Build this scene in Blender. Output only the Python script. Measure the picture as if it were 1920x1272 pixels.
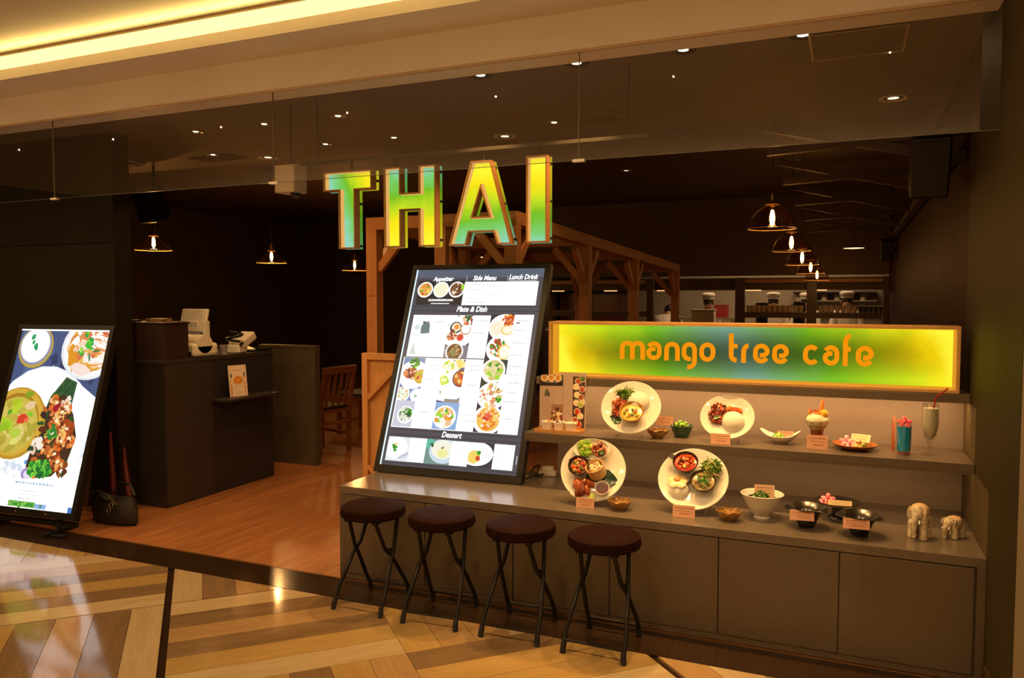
import bpy, bmesh, math, random
from mathutils import Vector, Matrix, Euler
from math import sin, cos, pi, radians

random.seed(7)
for o in list(bpy.data.objects):
    bpy.data.objects.remove(o)
S = bpy.context.scene
COL = S.collection

# ------------------------------------------------------------------ camera, world, light, exposure
F_PX, EYE = 1464.0, Vector((0, -3.43, 1.5))
PITCH, YAW = radians(-2.9717), radians(23.1896)
cd = bpy.data.cameras.new('camera')
cam = bpy.data.objects.new('camera', cd)
COL.objects.link(cam)
cam.location = EYE
cam.rotation_euler = (pi / 2 + PITCH, 0, YAW)
cd.sensor_width = 36.0
cd.lens = F_PX / 1920 * 36.0
cd.clip_start = 0.05
S.camera = cam

S.view_settings.view_transform = 'Standard'
S.view_settings.look = 'None'
S.view_settings.exposure = 0.0
S.view_settings.gamma = 1.0
S.view_settings.use_curve_mapping = False
S.cycles.use_denoising = True
S.cycles.sample_clamp_indirect = 4.0
S.cycles.max_bounces = 8
S.cycles.transparent_max_bounces = 24
S.cycles.caustics_reflective = False
S.cycles.caustics_refractive = False

w = bpy.data.worlds.new('world')
S.world = w
w.use_nodes = True
w.node_tree.nodes['Background'].inputs[0].default_value = (1, .55, .2, 1)
w.node_tree.nodes['Background'].inputs[1].default_value = 0.012

WARM = (1, .63, .28)
AMBER = (1, .55, .18)


def lamp(kind, loc, power, color=WARM, radius=.03, spot=None, blend=.5, aim=None, size=None, name='lamp_light', parent=None):
    d = bpy.data.lights.new(name, kind)
    d.energy = power
    d.color = color
    if kind in ('POINT', 'SPOT'):
        d.shadow_soft_size = radius
    if kind == 'SPOT':
        d.spot_size = radians(spot or 100)
        d.spot_blend = blend
    if kind == 'AREA':
        d.shape = 'RECTANGLE'
        d.size, d.size_y = size
    o = bpy.data.objects.new(name, d)
    COL.objects.link(o)
    o.location = loc
    if aim is not None:
        o.rotation_euler = (Vector(aim) - Vector(loc)).to_track_quat('-Z', 'Y').to_euler()
    return o


# mall corridor: unseen spot lamps over the walkway, with no cans built
MALL_Z = 2.95
# front row washes the shop fronts, the rows behind are narrow floor lights
for k in range(9):
    lamp('SPOT', (-7.3 + k * 1.25, -1.65, MALL_Z - .03), 46, radius=.003, spot=172, blend=.6)
for y in (-4.2, -6.2, -8.2):
    for x in (-6.4, -4.4, -2.4, -.4, 1.6):
        lamp('SPOT', (x, y, MALL_Z - .03), 60, radius=.03, spot=105, blend=.8)
# added uplight bar behind the camera, out of view, to brighten the mall ceiling
lamp('AREA', (-3, -6.3, 2.235), 400, size=(12, .25), aim=(-3, -6.3, 5))
# shop ceiling: spots over the display and over the entrance floor
FRONT_SPOTS = [(-1.757, .262), (-1.238, .262), (-.719, .262), (-.201, .262)]
for x, y in FRONT_SPOTS:
    lamp('SPOT', (x, y, 2.62), 96, radius=.03, spot=68, blend=.8, aim=(x + .1, .30, 0), color=AMBER)
ROOM_SPOTS = [(-2.97, .72), (-3.555, .72), (-4.149, .72), (-1.782, 1.43), (-3.0, 1.43), (-3.593, 1.43), (-4.683, 1.43)]
for x, y in ROOM_SPOTS:
    lamp('SPOT', (x, y, 2.62), 20, radius=.03, spot=110, blend=.6, color=(1, .5, .17))
# kitchen behind the pass: ceiling panel and the strips under the hood
lamp('AREA', (-1.1, 9.7, 2.55), 34, color=(1, .66, .36), size=(2.6, .5), aim=(-1.1, 9.7, 0))


lamp('AREA', (-1.0, 8.78, 1.60), 9, color=(1, .62, .32), size=(2.9, .25), aim=(-1.0, 8.78, 0), name='hood_strip')
lamp('AREA', (-3.6, 8.78, 1.60), 2.0, color=(1, .5, .2), size=(1.8, .25), aim=(-3.6, 8.78, 0), name='hood_strip')


# ------------------------------------------------------------------ helpers
def cam_axes():
    f0 = Vector((-sin(YAW), cos(YAW), 0))
    r = Vector((cos(YAW), sin(YAW), 0))
    f = f0 * cos(PITCH) + Vector((0, 0, sin(PITCH)))
    return f, r, r.cross(f)


FWD, RGT, UPV = cam_axes()


def ray(x, y):
    return FWD + RGT * ((x - 960) / F_PX) - UPV * ((y - 636) / F_PX)


def atY(x, y, c):
    d = ray(x, y)
    return EYE + d * ((c - EYE.y) / d.y)


def atZ(x, y, c):
    d = ray(x, y)
    return EYE + d * ((c - EYE.z) / d.z)


def atX(x, y, c):
    d = ray(x, y)
    return EYE + d * ((c - EYE.x) / d.x)


def lin(c):
    c = c / 255.0
    return c / 12.92 if c <= .04045 else ((c + .055) / 1.055) ** 2.4


def rgb(r, g, b, k=1.0):
    return (lin(r) * k, lin(g) * k, lin(b) * k, 1)


class B:
    """collects polygons with a transform, one material slot and one colour per face"""

    def __init__(s, M=None):
        s.v, s.f, s.mi, s.c, s.sm = [], [], [], [], []
        s.M = M or Matrix()

    def add(s, vs, fs, mat=0, col=None, smooth=False, M=None):
        T = s.M @ M if M is not None else s.M
        k = len(s.v)
        s.v += [tuple(T @ Vector(p)) for p in vs]
        for f in fs:
            s.f.append(tuple(k + i for i in f))
            s.mi.append(mat)
            s.c.append(col)
            s.sm.append(smooth)
        return s

    def box(s, a, b, mat=0, col=None, M=None):
        (x0, y0, z0), (x1, y1, z1) = a, b
        x0, x1 = min(x0, x1), max(x0, x1)
        y0, y1 = min(y0, y1), max(y0, y1)
        z0, z1 = min(z0, z1), max(z0, z1)
        vs = [(x0, y0, z0), (x1, y0, z0), (x1, y1, z0), (x0, y1, z0), (x0, y0, z1), (x1, y0, z1), (x1, y1, z1), (x0, y1, z1)]
        fs = [(0, 3, 2, 1), (4, 5, 6, 7), (0, 1, 5, 4), (1, 2, 6, 5), (2, 3, 7, 6), (3, 0, 4, 7)]
        return s.add(vs, fs, mat, col, False, M)

    def cbox(s, c, d, mat=0, col=None, M=None):
        return s.box([c[i] - d[i] / 2 for i in range(3)], [c[i] + d[i] / 2 for i in range(3)], mat, col, M)

    def bar(s, p, q, wx, wy, mat=0, col=None, up=(0, 0, 1)):
        """square-section bar from p to q"""
        p, q = Vector(p), Vector(q)
        d = (q - p).normalized()
        u = Vector(up)
        if abs(d.dot(u)) > .99:
            u = Vector((0, 1, 0))
        x = d.cross(u).normalized()
        y = x.cross(d)
        vs = []
        for c in (p, q):
            for a, b in ((-1, -1), (1, -1), (1, 1), (-1, 1)):
                vs.append(c + x * a * wx / 2 + y * b * wy / 2)
        return s.add(vs, [(3, 2, 1, 0), (4, 5, 6, 7), (0, 1, 5, 4), (1, 2, 6, 5), (2, 3, 7, 6), (3, 0, 4, 7)], mat, col)

    def tube(s, pts, r, n=8, mat=0, col=None, cap=True, smooth=True):
        pts = [Vector(p) for p in pts]
        rs = r if isinstance(r, (list, tuple)) else [r] * len(pts)
        vs, fs = [], []
        pu = None
        for i, p in enumerate(pts):
            d = (pts[min(i + 1, len(pts) - 1)] - pts[max(i - 1, 0)]).normalized()
            if pu is None:
                pu = Vector((0, 0, 1)) if abs(d.z) < .9 else Vector((1, 0, 0))
            x = d.cross(pu).normalized()
            pu = x.cross(d).normalized()
            for k in range(n):
                a = 2 * pi * k / n
                vs.append(p + (x * cos(a) + pu * sin(a)) * rs[i])
        for i in range(len(pts) - 1):
            for k in range(n):
                a, b = i * n + k, i * n + (k + 1) % n
                fs.append((a, b, b + n, a + n))
        s.add(vs, fs, mat, col, smooth)
        if cap:
            s.add(vs[:n], [tuple(range(n))[::-1]], mat, col)
            s.add(vs[-n:], [tuple(range(n))], mat, col)
        return s

    def lathe(s, prof, n=24, mat=0, col=None, M=None, smooth=True, sx=1, sy=1, wob=None):
        vs, fs = [], []
        for i, (r, z) in enumerate(prof):
            for k in range(n):
                a = 2 * pi * k / n
                rr, zz = (r, z) if wob is None else wob(r, z, a, i)
                vs.append((rr * cos(a) * sx, rr * sin(a) * sy, zz))
        for i in range(len(prof) - 1):
            for k in range(n):
                a, b = i * n + k, i * n + (k + 1) % n
                fs.append((a, b, b + n, a + n))
        s.add(vs, fs, mat, col, smooth, M)
        for idx, rev in ((0, True), (len(prof) - 1, False)):
            if prof[idx][0] > 1e-6:
                ring = tuple(range(idx * n, idx * n + n))
                s.add([vs[j] for j in ring], [tuple(range(n))[::-1] if rev else tuple(range(n))], mat, col, False, M)
        return s

    def ell(s, c, r, mat=0, col=None, n=10, m=6, M=None, jit=0, rot=None):
        vs, fs = [], []
        R = rot or Matrix()
        for i in range(m + 1):
            th = pi * i / m
            for k in range(n):
                a = 2 * pi * k / n
                j = 1 + random.uniform(-jit, jit)
                p = R @ Vector((r[0] * sin(th) * cos(a) * j, r[1] * sin(th) * sin(a) * j, -r[2] * cos(th) * j))
                vs.append((c[0] + p.x, c[1] + p.y, c[2] + p.z))
        for i in range(m):
            for k in range(n):
                a, b = i * n + k, i * n + (k + 1) % n
                fs.append((a, b, b + n, a + n))
        return s.add(vs, fs, mat, col, True, M)

    def prism(s, poly, y0, y1, mat=0, col=None, M=None, smooth=False):
        """2-D polygon (x, z) pushed from y0 to y1"""
        n = len(poly)
        vs = [(p[0], y0, p[1]) for p in poly] + [(p[0], y1, p[1]) for p in poly]
        fs = [tuple(range(n)), tuple(range(2 * n - 1, n - 1, -1))]
        s.add(vs, fs, mat, col, False, M)
        s.add(vs, [(i, i + n, (i + 1) % n + n, (i + 1) % n) for i in range(n)], mat, col, smooth, M)
        return s

    def obj(s, name, mats, parent=None, world=False, bevel=0, recalc=False, sharp=40, mesh_name=None):
        me = bpy.data.meshes.new(mesh_name or name)
        vs = s.v
        if parent is not None and world:
            L = parent.location
            pp = parent.parent
            while pp is not None:
                L = L + pp.location
                pp = pp.parent
            vs = [(p[0] - L.x, p[1] - L.y, p[2] - L.z) for p in vs]
        me.from_pydata(vs, [], s.f)
        for m in (mats if isinstance(mats, (list, tuple)) else [mats]):
            me.materials.append(m)
        if any(s.mi):
            me.polygons.foreach_set('material_index', s.mi)
        me.polygons.foreach_set('use_smooth', s.sm)
        if any(c is not None for c in s.c):
            ca = me.color_attributes.new('Col', 'FLOAT_COLOR', 'CORNER')
            buf = []
            for f, c in zip(s.f, s.c):
                c = c or (1, 1, 1, 1)
                buf += list(c) * len(f)
            ca.data.foreach_set('color', buf)
        if recalc:
            bm = bmesh.new()
            bm.from_mesh(me)
            bmesh.ops.remove_doubles(bm, verts=bm.verts, dist=1e-6)
            bmesh.ops.recalc_face_normals(bm, faces=bm.faces)
            bm.to_mesh(me)
            bm.free()
        me.update()
        if any(s.sm):
            me.set_sharp_from_angle(angle=radians(sharp))
        o = bpy.data.objects.new(name, me)
        COL.objects.link(o)
        if parent is not None:
            o.parent = parent
        if bevel:
            b = o.modifiers.new('bevel', 'BEVEL')
            b.width = bevel
            b.segments = 2
            b.limit_method = 'ANGLE'
            b.angle_limit = radians(50)
        return o


def thing(name, label, cat, loc=(0, 0, 0), rz=0, group=None):
    o = bpy.data.objects.new(name, None)
    COL.objects.link(o)
    o.empty_display_size = .05
    o.location = loc
    o.rotation_euler = (0, 0, rz)
    o['label'], o['category'] = label, cat
    if group:
        o['group'] = group
    return o


def tag(o, label, cat, group=None):
    o['label'], o['category'] = label, cat
    if group:
        o['group'] = group
    return o


def holder(name, loc=(0, 0, 0)):
    o = bpy.data.objects.new(name, None)
    COL.objects.link(o)
    o.location = loc
    o['kind'] = 'structure'
    return o


def struct(o):
    o['kind'] = 'structure'
    return o


def copy_tree(root, loc, rz=None, label=None):
    r = root.copy()
    COL.objects.link(r)
    r.location = loc
    if rz is not None:
        r.rotation_euler = (0, 0, rz)
    if label:
        r['label'] = label
    for ch in list(root.children):
        if ch.type == 'LIGHT':
            continue
        c = ch.copy()
        COL.objects.link(c)
        c.parent = r
        for g in list(ch.children):
            d = g.copy()
            COL.objects.link(d)
            d.parent = c
    return r


def lie(px, py, z):
    return atZ(px, py, z)


# ------------------------------------------------------------------ materials
MATS = {}


def mat(name, color, rough=.5, metal=0, spec=.5, noise=0, nscale=8, bump=0, bscale=60, emit=0, coat=0, sheen=0, attr=False, alpha=None, sss=0):
    if name in MATS:
        return MATS[name]
    m = bpy.data.materials.new(name)
    m.use_nodes = True
    nt = m.node_tree
    p = nt.nodes['Principled BSDF']
    p.inputs['Base Color'].default_value = color
    p.inputs['Roughness'].default_value = rough
    p.inputs['Metallic'].default_value = metal
    p.inputs['Specular IOR Level'].default_value = spec
    p.inputs['Coat Weight'].default_value = coat
    p.inputs['Sheen Weight'].default_value = sheen
    if sss:
        p.inputs['Subsurface Weight'].default_value = sss
        p.inputs['Subsurface Scale'].default_value = .01
    tc = nt.nodes.new('ShaderNodeTexCoord')
    src = None
    if attr:
        a = nt.nodes.new('ShaderNodeVertexColor')
        a.layer_name = 'Col'
        src = a.outputs[0]
        nt.links.new(src, p.inputs['Base Color'])
    if noise:
        t = nt.nodes.new('ShaderNodeTexNoise')
        t.inputs['Scale'].default_value = nscale
        t.inputs['Detail'].default_value = 5
        nt.links.new(tc.outputs['Object'], t.inputs['Vector'])
        r = nt.nodes.new('ShaderNodeMapRange')
        r.inputs[1].default_value, r.inputs[2].default_value = .3, .7
        r.inputs[3].default_value, r.inputs[4].default_value = 1 - noise, 1 + noise
        nt.links.new(t.outputs[0], r.inputs[0])
        mx = nt.nodes.new('ShaderNodeMix')
        mx.data_type = 'RGBA'
        mx.blend_type = 'MULTIPLY'
        mx.inputs[0].default_value = 1
        mx.inputs[6].default_value = color
        if src:
            nt.links.new(src, mx.inputs[6])
        nt.links.new(r.outputs[0], mx.inputs[7])
        nt.links.new(mx.outputs[2], p.inputs['Base Color'])
    if bump:
        t = nt.nodes.new('ShaderNodeTexNoise')
        t.inputs['Scale'].default_value = bscale
        t.inputs['Detail'].default_value = 3
        nt.links.new(tc.outputs['Object'], t.inputs['Vector'])
        bn = nt.nodes.new('ShaderNodeBump')
        bn.inputs['Strength'].default_value = bump
        bn.inputs['Distance'].default_value = .002
        nt.links.new(t.outputs[0], bn.inputs['Height'])
        nt.links.new(bn.outputs[0], p.inputs['Normal'])
    if emit:
        p.inputs['Emission Color'].default_value = color
        p.inputs['Emission Strength'].default_value = emit
    MATS[name] = m
    return m


def wood(name, c1, c2, axis='X', scale=1.0, rough=.4, spec=.5, wavy=0, rnd=0.25, stretch=14, fine=1.0):
    if name in MATS:
        return MATS[name]
    m = bpy.data.materials.new(name)
    m.use_nodes = True
    nt = m.node_tree
    p = nt.nodes['Principled BSDF']
    p.inputs['Roughness'].default_value = rough
    p.inputs['Specular IOR Level'].default_value = spec
    tc = nt.nodes.new('ShaderNodeTexCoord')
    oi = nt.nodes.new('ShaderNodeObjectInfo')
    vm = nt.nodes.new('ShaderNodeVectorMath')
    vm.operation = 'ADD'
    sc = nt.nodes.new('ShaderNodeMath')
    sc.operation = 'MULTIPLY'
    sc.inputs[1].default_value = 37.0
    nt.links.new(oi.outputs['Random'], sc.inputs[0])
    cx = nt.nodes.new('ShaderNodeCombineXYZ')
    for i in range(3):
        nt.links.new(sc.outputs[0], cx.inputs[i])
    nt.links.new(tc.outputs['Object'], vm.inputs[0])
    nt.links.new(cx.outputs[0], vm.inputs[1])
    mp = nt.nodes.new('ShaderNodeMapping')
    s3 = [stretch * scale] * 3
    s3['XYZ'.index(axis)] = 1.1 * scale
    mp.inputs['Scale'].default_value = s3
    nt.links.new(vm.outputs[0], mp.inputs[0])
    t = nt.nodes.new('ShaderNodeTexNoise')
    t.inputs['Scale'].default_value = 1.6
    t.inputs['Detail'].default_value = 7
    t.inputs['Roughness'].default_value = .62
    t.inputs['Distortion'].default_value = .4
    nt.links.new(mp.outputs[0], t.inputs['Vector'])
    t2 = nt.nodes.new('ShaderNodeTexNoise')
    t2.inputs['Scale'].default_value = 9 * fine
    t2.inputs['Detail'].default_value = 4
    nt.links.new(mp.outputs[0], t2.inputs['Vector'])
    ad = nt.nodes.new('ShaderNodeMix')
    ad.inputs[0].default_value = .35
    nt.links.new(t.outputs[0], ad.inputs[2])
    nt.links.new(t2.outputs[0], ad.inputs[3])
    rp = nt.nodes.new('ShaderNodeMapRange')
    rp.inputs[1].default_value, rp.inputs[2].default_value = .32, .68
    nt.links.new(ad.outputs[0], rp.inputs[0])
    mx = nt.nodes.new('ShaderNodeMix')
    mx.data_type = 'RGBA'
    mx.inputs[6].default_value, mx.inputs[7].default_value = c1, c2
    nt.links.new(rp.outputs[0], mx.inputs[0])
    hv = nt.nodes.new('ShaderNodeHueSaturation')
    vr = nt.nodes.new('ShaderNodeMapRange')
    vr.inputs[3].default_value, vr.inputs[4].default_value = 1 - rnd, 1 + rnd
    nt.links.new(oi.outputs['Random'], vr.inputs[0])
    nt.links.new(vr.outputs[0], hv.inputs['Value'])
    nt.links.new(mx.outputs[2], hv.inputs['Color'])
    nt.links.new(hv.outputs[0], p.inputs['Base Color'])
    bn = nt.nodes.new('ShaderNodeBump')
    bn.inputs['Strength'].default_value = .08
    bn.inputs['Distance'].default_value = .002
    nt.links.new(ad.outputs[0], bn.inputs['Height'])
    if wavy:
        tw = nt.nodes.new('ShaderNodeTexNoise')
        tw.inputs['Scale'].default_value = 9
        tw.inputs['Detail'].default_value = 1
        nt.links.new(vm.outputs[0], tw.inputs['Vector'])
        b2 = nt.nodes.new('ShaderNodeBump')
        b2.inputs['Strength'].default_value = wavy
        b2.inputs['Distance'].default_value = .004
        nt.links.new(tw.outputs[0], b2.inputs['Height'])
        nt.links.new(b2.outputs[0], bn.inputs['Normal'])
    nt.links.new(bn.outputs[0], p.inputs['Normal'])
    MATS[name] = m
    return m


def emis(name, color, strength, attr=False, gloss=0):
    if name in MATS:
        return MATS[name]
    m = bpy.data.materials.new(name)
    m.use_nodes = True
    nt = m.node_tree
    p = nt.nodes['Principled BSDF']
    p.inputs['Base Color'].default_value = (.01, .01, .01, 1)
    p.inputs['Roughness'].default_value = .25
    p.inputs['Specular IOR Level'].default_value = gloss
    p.inputs['Emission Color'].default_value = color
    p.inputs['Emission Strength'].default_value = strength
    if attr:
        a = nt.nodes.new('ShaderNodeVertexColor')
        a.layer_name = 'Col'
        nt.links.new(a.outputs[0], p.inputs['Emission Color'])
    MATS[name] = m
    return m


def glass(name, tint=(1, 1, 1, 1), boost=1.0, rough=0.0):
    if name in MATS:
        return MATS[name]
    m = bpy.data.materials.new(name)
    m.use_nodes = True
    nt = m.node_tree
    nt.nodes.remove(nt.nodes['Principled BSDF'])
    out = nt.nodes['Material Output']
    tr = nt.nodes.new('ShaderNodeBsdfTransparent')
    tr.inputs[0].default_value = tint
    gl = nt.nodes.new('ShaderNodeBsdfGlossy')
    gl.inputs['Roughness'].default_value = rough
    lw = nt.nodes.new('ShaderNodeLayerWeight')
    lw.inputs[0].default_value = .5
    pw = nt.nodes.new('ShaderNodeMath')
    pw.operation = 'POWER'
    pw.inputs[1].default_value = 5
    nt.links.new(lw.outputs['Facing'], pw.inputs[0])
    ma = nt.nodes.new('ShaderNodeMath')
    ma.operation = 'MULTIPLY_ADD'
    ma.inputs[1].default_value = .9
    ma.inputs[2].default_value = .045 * boost
    ma.use_clamp = True
    nt.links.new(pw.outputs[0], ma.inputs[0])
    mx = nt.nodes.new('ShaderNodeMixShader')
    nt.links.new(ma.outputs[0], mx.inputs[0])
    nt.links.new(tr.outputs[0], mx.inputs[1])
    nt.links.new(gl.outputs[0], mx.inputs[2])
    nt.links.new(mx.outputs[0], out.inputs[0])
    MATS[name] = m
    return m


M_cream = mat('cream_paint', (.88, .86, .83, 1), .6, noise=.04, nscale=2)
M_plaster = mat('ceiling_plaster', (.62, .55, .45, 1), .7, noise=.04, nscale=2)
M_inner = mat('inner_ceiling_paint', (.10, .085, .06, 1), .7, noise=.1, nscale=2)
M_black = mat('black_paint', (.10, .06, .028, 1), .6, noise=.15, nscale=3)
M_dark = mat('dark_wall_paint', (.016, .012, .006, 1), .6, spec=.12, noise=.12, nscale=2)
M_taupe = mat('taupe_laminate', (.122, .093, .066, 1), .30, noise=.03, nscale=30, bump=.03, bscale=200)
M_top = mat('taupe_countertop', (.15, .118, .092, 1), .17, spec=.6, noise=.03, nscale=30)
M_taupe_in = mat('taupe_back_laminate', (.27, .215, .175, 1), .45, noise=.03, nscale=30)
M_olive = mat('olive_wall_paint', (.046, .036, .014, 1), .6, spec=.12, noise=.05, nscale=3)
M_granite = mat('dark_granite', (.03, .016, .009, 1), .16, noise=.35, nscale=160)
M_leather = mat('brown_leather', (.018, .006, .004, 1), .65, spec=.03, bump=.25, bscale=180, noise=.1, nscale=20)
M_blackmetal = mat('black_metal', (.009, .008, .008, 1), .5, spec=.25)
M_rubber = mat('black_rubber', (.01, .01, .01, 1), .7)
M_plastic_blk = mat('black_plastic', (.010, .009, .009, 1), .4, spec=.3)
M_char = mat('charcoal_laminate', (.032, .026, .022, 1), .45, noise=.06, nscale=12)
M_grey = mat('grey_brown_laminate', (.085, .068, .045, 1), .5, noise=.06, nscale=8)
M_white = mat('white_ceramic', (.80, .77, .70, 1), .12, spec=.6)
M_rice = mat('rice', (.80, .77, .68, 1), .5, bump=.5, bscale=700)
M_wplastic = mat('white_plastic', (.72, .69, .62, 1), .35)
M_food = mat('food_glaze', (.5, .5, .5, 1), .22, attr=True, spec=.6)
M_print = mat('printed_paper', (.5, .5, .5, 1), .45, attr=True)
M_blackbowl = mat('black_lacquer', (.016, .013, .010, 1), .22, spec=.8)
M_gold = mat('gold_glaze', (.34, .18, .05, 1), .2, metal=.15, noise=.35, nscale=40)
M_ochre = mat('ochre_glaze', (.45, .23, .06, 1), .28, noise=.2, nscale=60)
M_greenbowl = mat('green_glaze', (.035, .085, .03, 1), .16, noise=.2, nscale=30)
M_steel = mat('brushed_steel', (.5, .48, .45, 1), .3, metal=1)
M_brass = mat('brass', (.62, .38, .12, 1), .3, metal=1)
M_clear = glass('clear_acrylic', (.95, .95, .95, 1), 1.6)
M_drinkglass = glass('drinking_glass', (.93, .94, .94, 1), 1.6)
M_pane = glass('barrier_glass', (.95, .95, .93, 1), 3.3)
M_amber = glass('amber_glass', (.94, .85, .70, 1), 1.6)
M_screen = emis('screen_print', (1, 1, 1, 1), 1.35, attr=True, gloss=.3)
W_frame = wood('sign_oak', (.62, .36, .13, 1), (.46, .24, .08, 1), 'X', 1.2, .45, rnd=.05)
W_frame2 = wood('letter_oak', (.40, .20, .065, 1), (.30, .14, .045, 1), 'X', 1.2, .5, spec=.2, rnd=.05)
W_pergola = wood('pergola_pine', (.50, .22, .07, 1), (.36, .14, .04, 1), 'Z', 1.0, .5, rnd=.06)
W_pergola_x = wood('pergola_pine_long', (.50, .22, .07, 1), (.36, .14, .04, 1), 'X', 1.0, .5, rnd=.06)
W_crate = wood('crate_pine', (.75, .40, .14, 1), (.56, .27, .085, 1), 'Z', 1.0, .5, rnd=.08)
W_floor = wood('oak_floor', (.50, .22, .085, 1), (.24, .085, .03, 1), 'Y', 1.0, .33, rnd=.07, stretch=12)
W_chair = wood('chair_beech', (.30, .11, .035, 1), (.2, .07, .02, 1), 'Z', 1.0, .4, rnd=.05)
W_tray = wood('tray_wood', (.62, .32, .10, 1), (.5, .24, .07, 1), 'X', 3.0, .3, rnd=.05)
W_plate = wood('plate_wood', (.42, .15, .03, 1), (.3, .1, .02, 1), 'X', 4.0, .25, rnd=.05)

# ------------------------------------------------------------------ floors
RT2 = math.sqrt(2)
P0, Q0, TS = -3.673, -2.400, 1.353          # tile grid of the mall floor along x+y and x-y
FRONT = -.245                                # front edge of the granite threshold
floor = holder('floor')
b = B()
b.box((-10, -10.2, -.12), (4, 9.6, -.012))
struct(b.obj('floor_base', M_granite, floor))


def clip(poly, fn):
    out = []
    for i in range(len(poly)):
        a, c = poly[i], poly[(i + 1) % len(poly)]
        fa, fc = fn(a), fn(c)
        if fa <= 0:
            out.append(a)
        if (fa < 0 < fc) or (fc < 0 < fa):
            t = fa / (fa - fc)
            out.append((a[0] + (c[0] - a[0]) * t, a[1] + (c[1] - a[1]) * t))
    return out


TILE = [
    wood('floor_plank_cream', (.52, .41, .25, 1), (.40, .295, .16, 1), 'X', 1.0, .085, spec=.45, wavy=.05, rnd=.05, stretch=9),
    wood('floor_plank_brown', (.25, .165, .088, 1), (.155, .097, .048, 1), 'X', 1.0, .085, spec=.45, wavy=.05, rnd=.07, stretch=9),
    wood('floor_plank_tan', (.42, .275, .135, 1), (.32, .195, .085, 1), 'X', 1.0, .085, spec=.45, wavy=.05, rnd=.06, stretch=9),
    wood('floor_plank_honey', (.45, .305, .12, 1), (.35, .225, .082, 1), 'X', 1.0, .085, spec=.45, wavy=.05, rnd=.06, stretch=9),
]
SEQ = {(0, 0): [0, 1, 2, 1, 3, 0], (-1, 0): [1, 3, 1, 2, 1, 0], (0, -1): [0, 1, 2, 0, 1, 2], (-1, -1): [2, 0, 1, 3, 2, 0][::1],
       (1, 0): [3, 2, 2, 0, 1, 2], (1, 1): [1, 3, 3, 0, 2, 1], (0, 1): [0, 1, 3, 1, 3, 2], (-1, 1): [0, 3, 1, 2, 0, 1]}
SEQ[(-1, -1)] = [0, 2, 1, 3, 1, 0]
plank_mesh = {}
GAP = .0022
big = []
for i in range(-4, 4):
    for j in range(-4, 5):
        sq = SEQ.get((i, j)) or [random.choice((0, 0, 1, 2, 3)) for _ in range(6)]
        p0 = P0 + i * TS
        q0 = Q0 + j * TS
        for k in range(6):
            if (i + j) % 2 == 0:
                pa, pb, qa, qb = p0, p0 + TS, q0 + k * TS / 6, q0 + (k + 1) * TS / 6
            else:
                pa, pb, qa, qb = p0 + k * TS / 6, p0 + (k + 1) * TS / 6, q0, q0 + TS
            g = GAP * RT2 / 2
            pa2 = pa + (.024 if (i % 2 == 0 and abs(pa - p0) < 1e-6) else g)
            pb2 = pb - (.024 if (i % 2 == 1 and abs(pb - p0 - TS) < 1e-6) else g)
            qa2 = qa + (.007 if (j % 2 == 0 and abs(qa - q0) < 1e-6) else g)
            qb2 = qb - (.007 if (j % 2 == 1 and abs(qb - q0 - TS) < 1e-6) else g)
            cx, cy = ((pa + pb) / 2 + (qa + qb) / 2) / 2, ((pa + pb) / 2 - (qa + qb) / 2) / 2
            if not (-7.6 < cx < 2.4 and -3.3 < cy < FRONT + .5):
                continue
            quad = [((p + q) / 2, (p - q) / 2) for p, q in ((pa2, qa2), (pa2, qb2), (pb2, qb2), (pb2, qa2))]
            quad = clip(quad, lambda a: a[1] - (FRONT - .001))
            if len(quad) < 3:
                continue
            rz = pi / 4 if (i + j) % 2 == 0 else -pi / 4
            R = Matrix.Rotation(-rz, 2)
            loc = [tuple(R @ Vector((x - cx, y - cy))) for x, y in quad]
            key = tuple((round(a, 3), round(c, 3)) for a, c in loc) + (sq[k],)
            if key not in plank_mesh:
                area = sum(loc[n][0] * loc[(n + 1) % len(loc)][1] - loc[(n + 1) % len(loc)][0] * loc[n][1] for n in range(len(loc)))
                if area < 0:
                    loc = loc[::-1]
                n = len(loc)
                me = bpy.data.meshes.new('plank')
                me.from_pydata([(a, c, 0) for a, c in loc] + [(a, c, -.012) for a, c in loc], [],
                               [tuple(range(n))] + [(t, t + n, (t + 1) % n + n, (t + 1) % n) for t in range(n)])
                me.materials.append(TILE[sq[k]])
                me.update()
                plank_mesh[key] = me
            o = bpy.data.objects.new('plank', plank_mesh[key])
            o.location = (cx, cy, random.uniform(-.0004, 0))
            o.rotation_euler = (0, 0, rz)
            o.parent = floor
            COL.objects.link(o)
# the walkway farther behind the camera, seen only in reflections: the same stone pattern, one plain slab
b = B()
b.box((-10, -10.2, -.012), (4, -3.75, -.001))
struct(b.obj('floor_slab', TILE[2], floor))

wfloor = holder('floor.001')
bx = random.Random(3)
x = -7.4
row = 0
wm = {}
while x < -1.2:
    y = .0 - (row % 3) * .4
    while y < 6.2:
        y0, y1 = max(y, .0), min(y + 1.2, 6.2)
        if y1 - y0 > .05:
            key = round(y1 - y0, 3)
            if key not in wm:
                q = B()
                q.box((-.0745, -(y1 - y0) / 2 + .0006, -.012), (.0745, (y1 - y0) / 2 - .0006, 0))
                me = q.obj('tmp', W_floor)
                wm[key] = me.data
                bpy.data.objects.remove(me)
            o = bpy.data.objects.new('plank', wm[key])
            o.location = (x + .075, (y0 + y1) / 2, bx.uniform(-.0003, 0))
            o.parent = wfloor
            COL.objects.link(o)
        y += 1.2
    x += .15
    row += 1
b = B()
b.box((-10, 6.2, -.012), (4, 9.6, -.001))
b.box((-1.15, .0, -.012), (.515, 6.2, -.001))
b.box((-10, .0, -.012), (-7.4, 6.2, -.001))
struct(b.obj('floor_slab', W_floor, wfloor))

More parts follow.
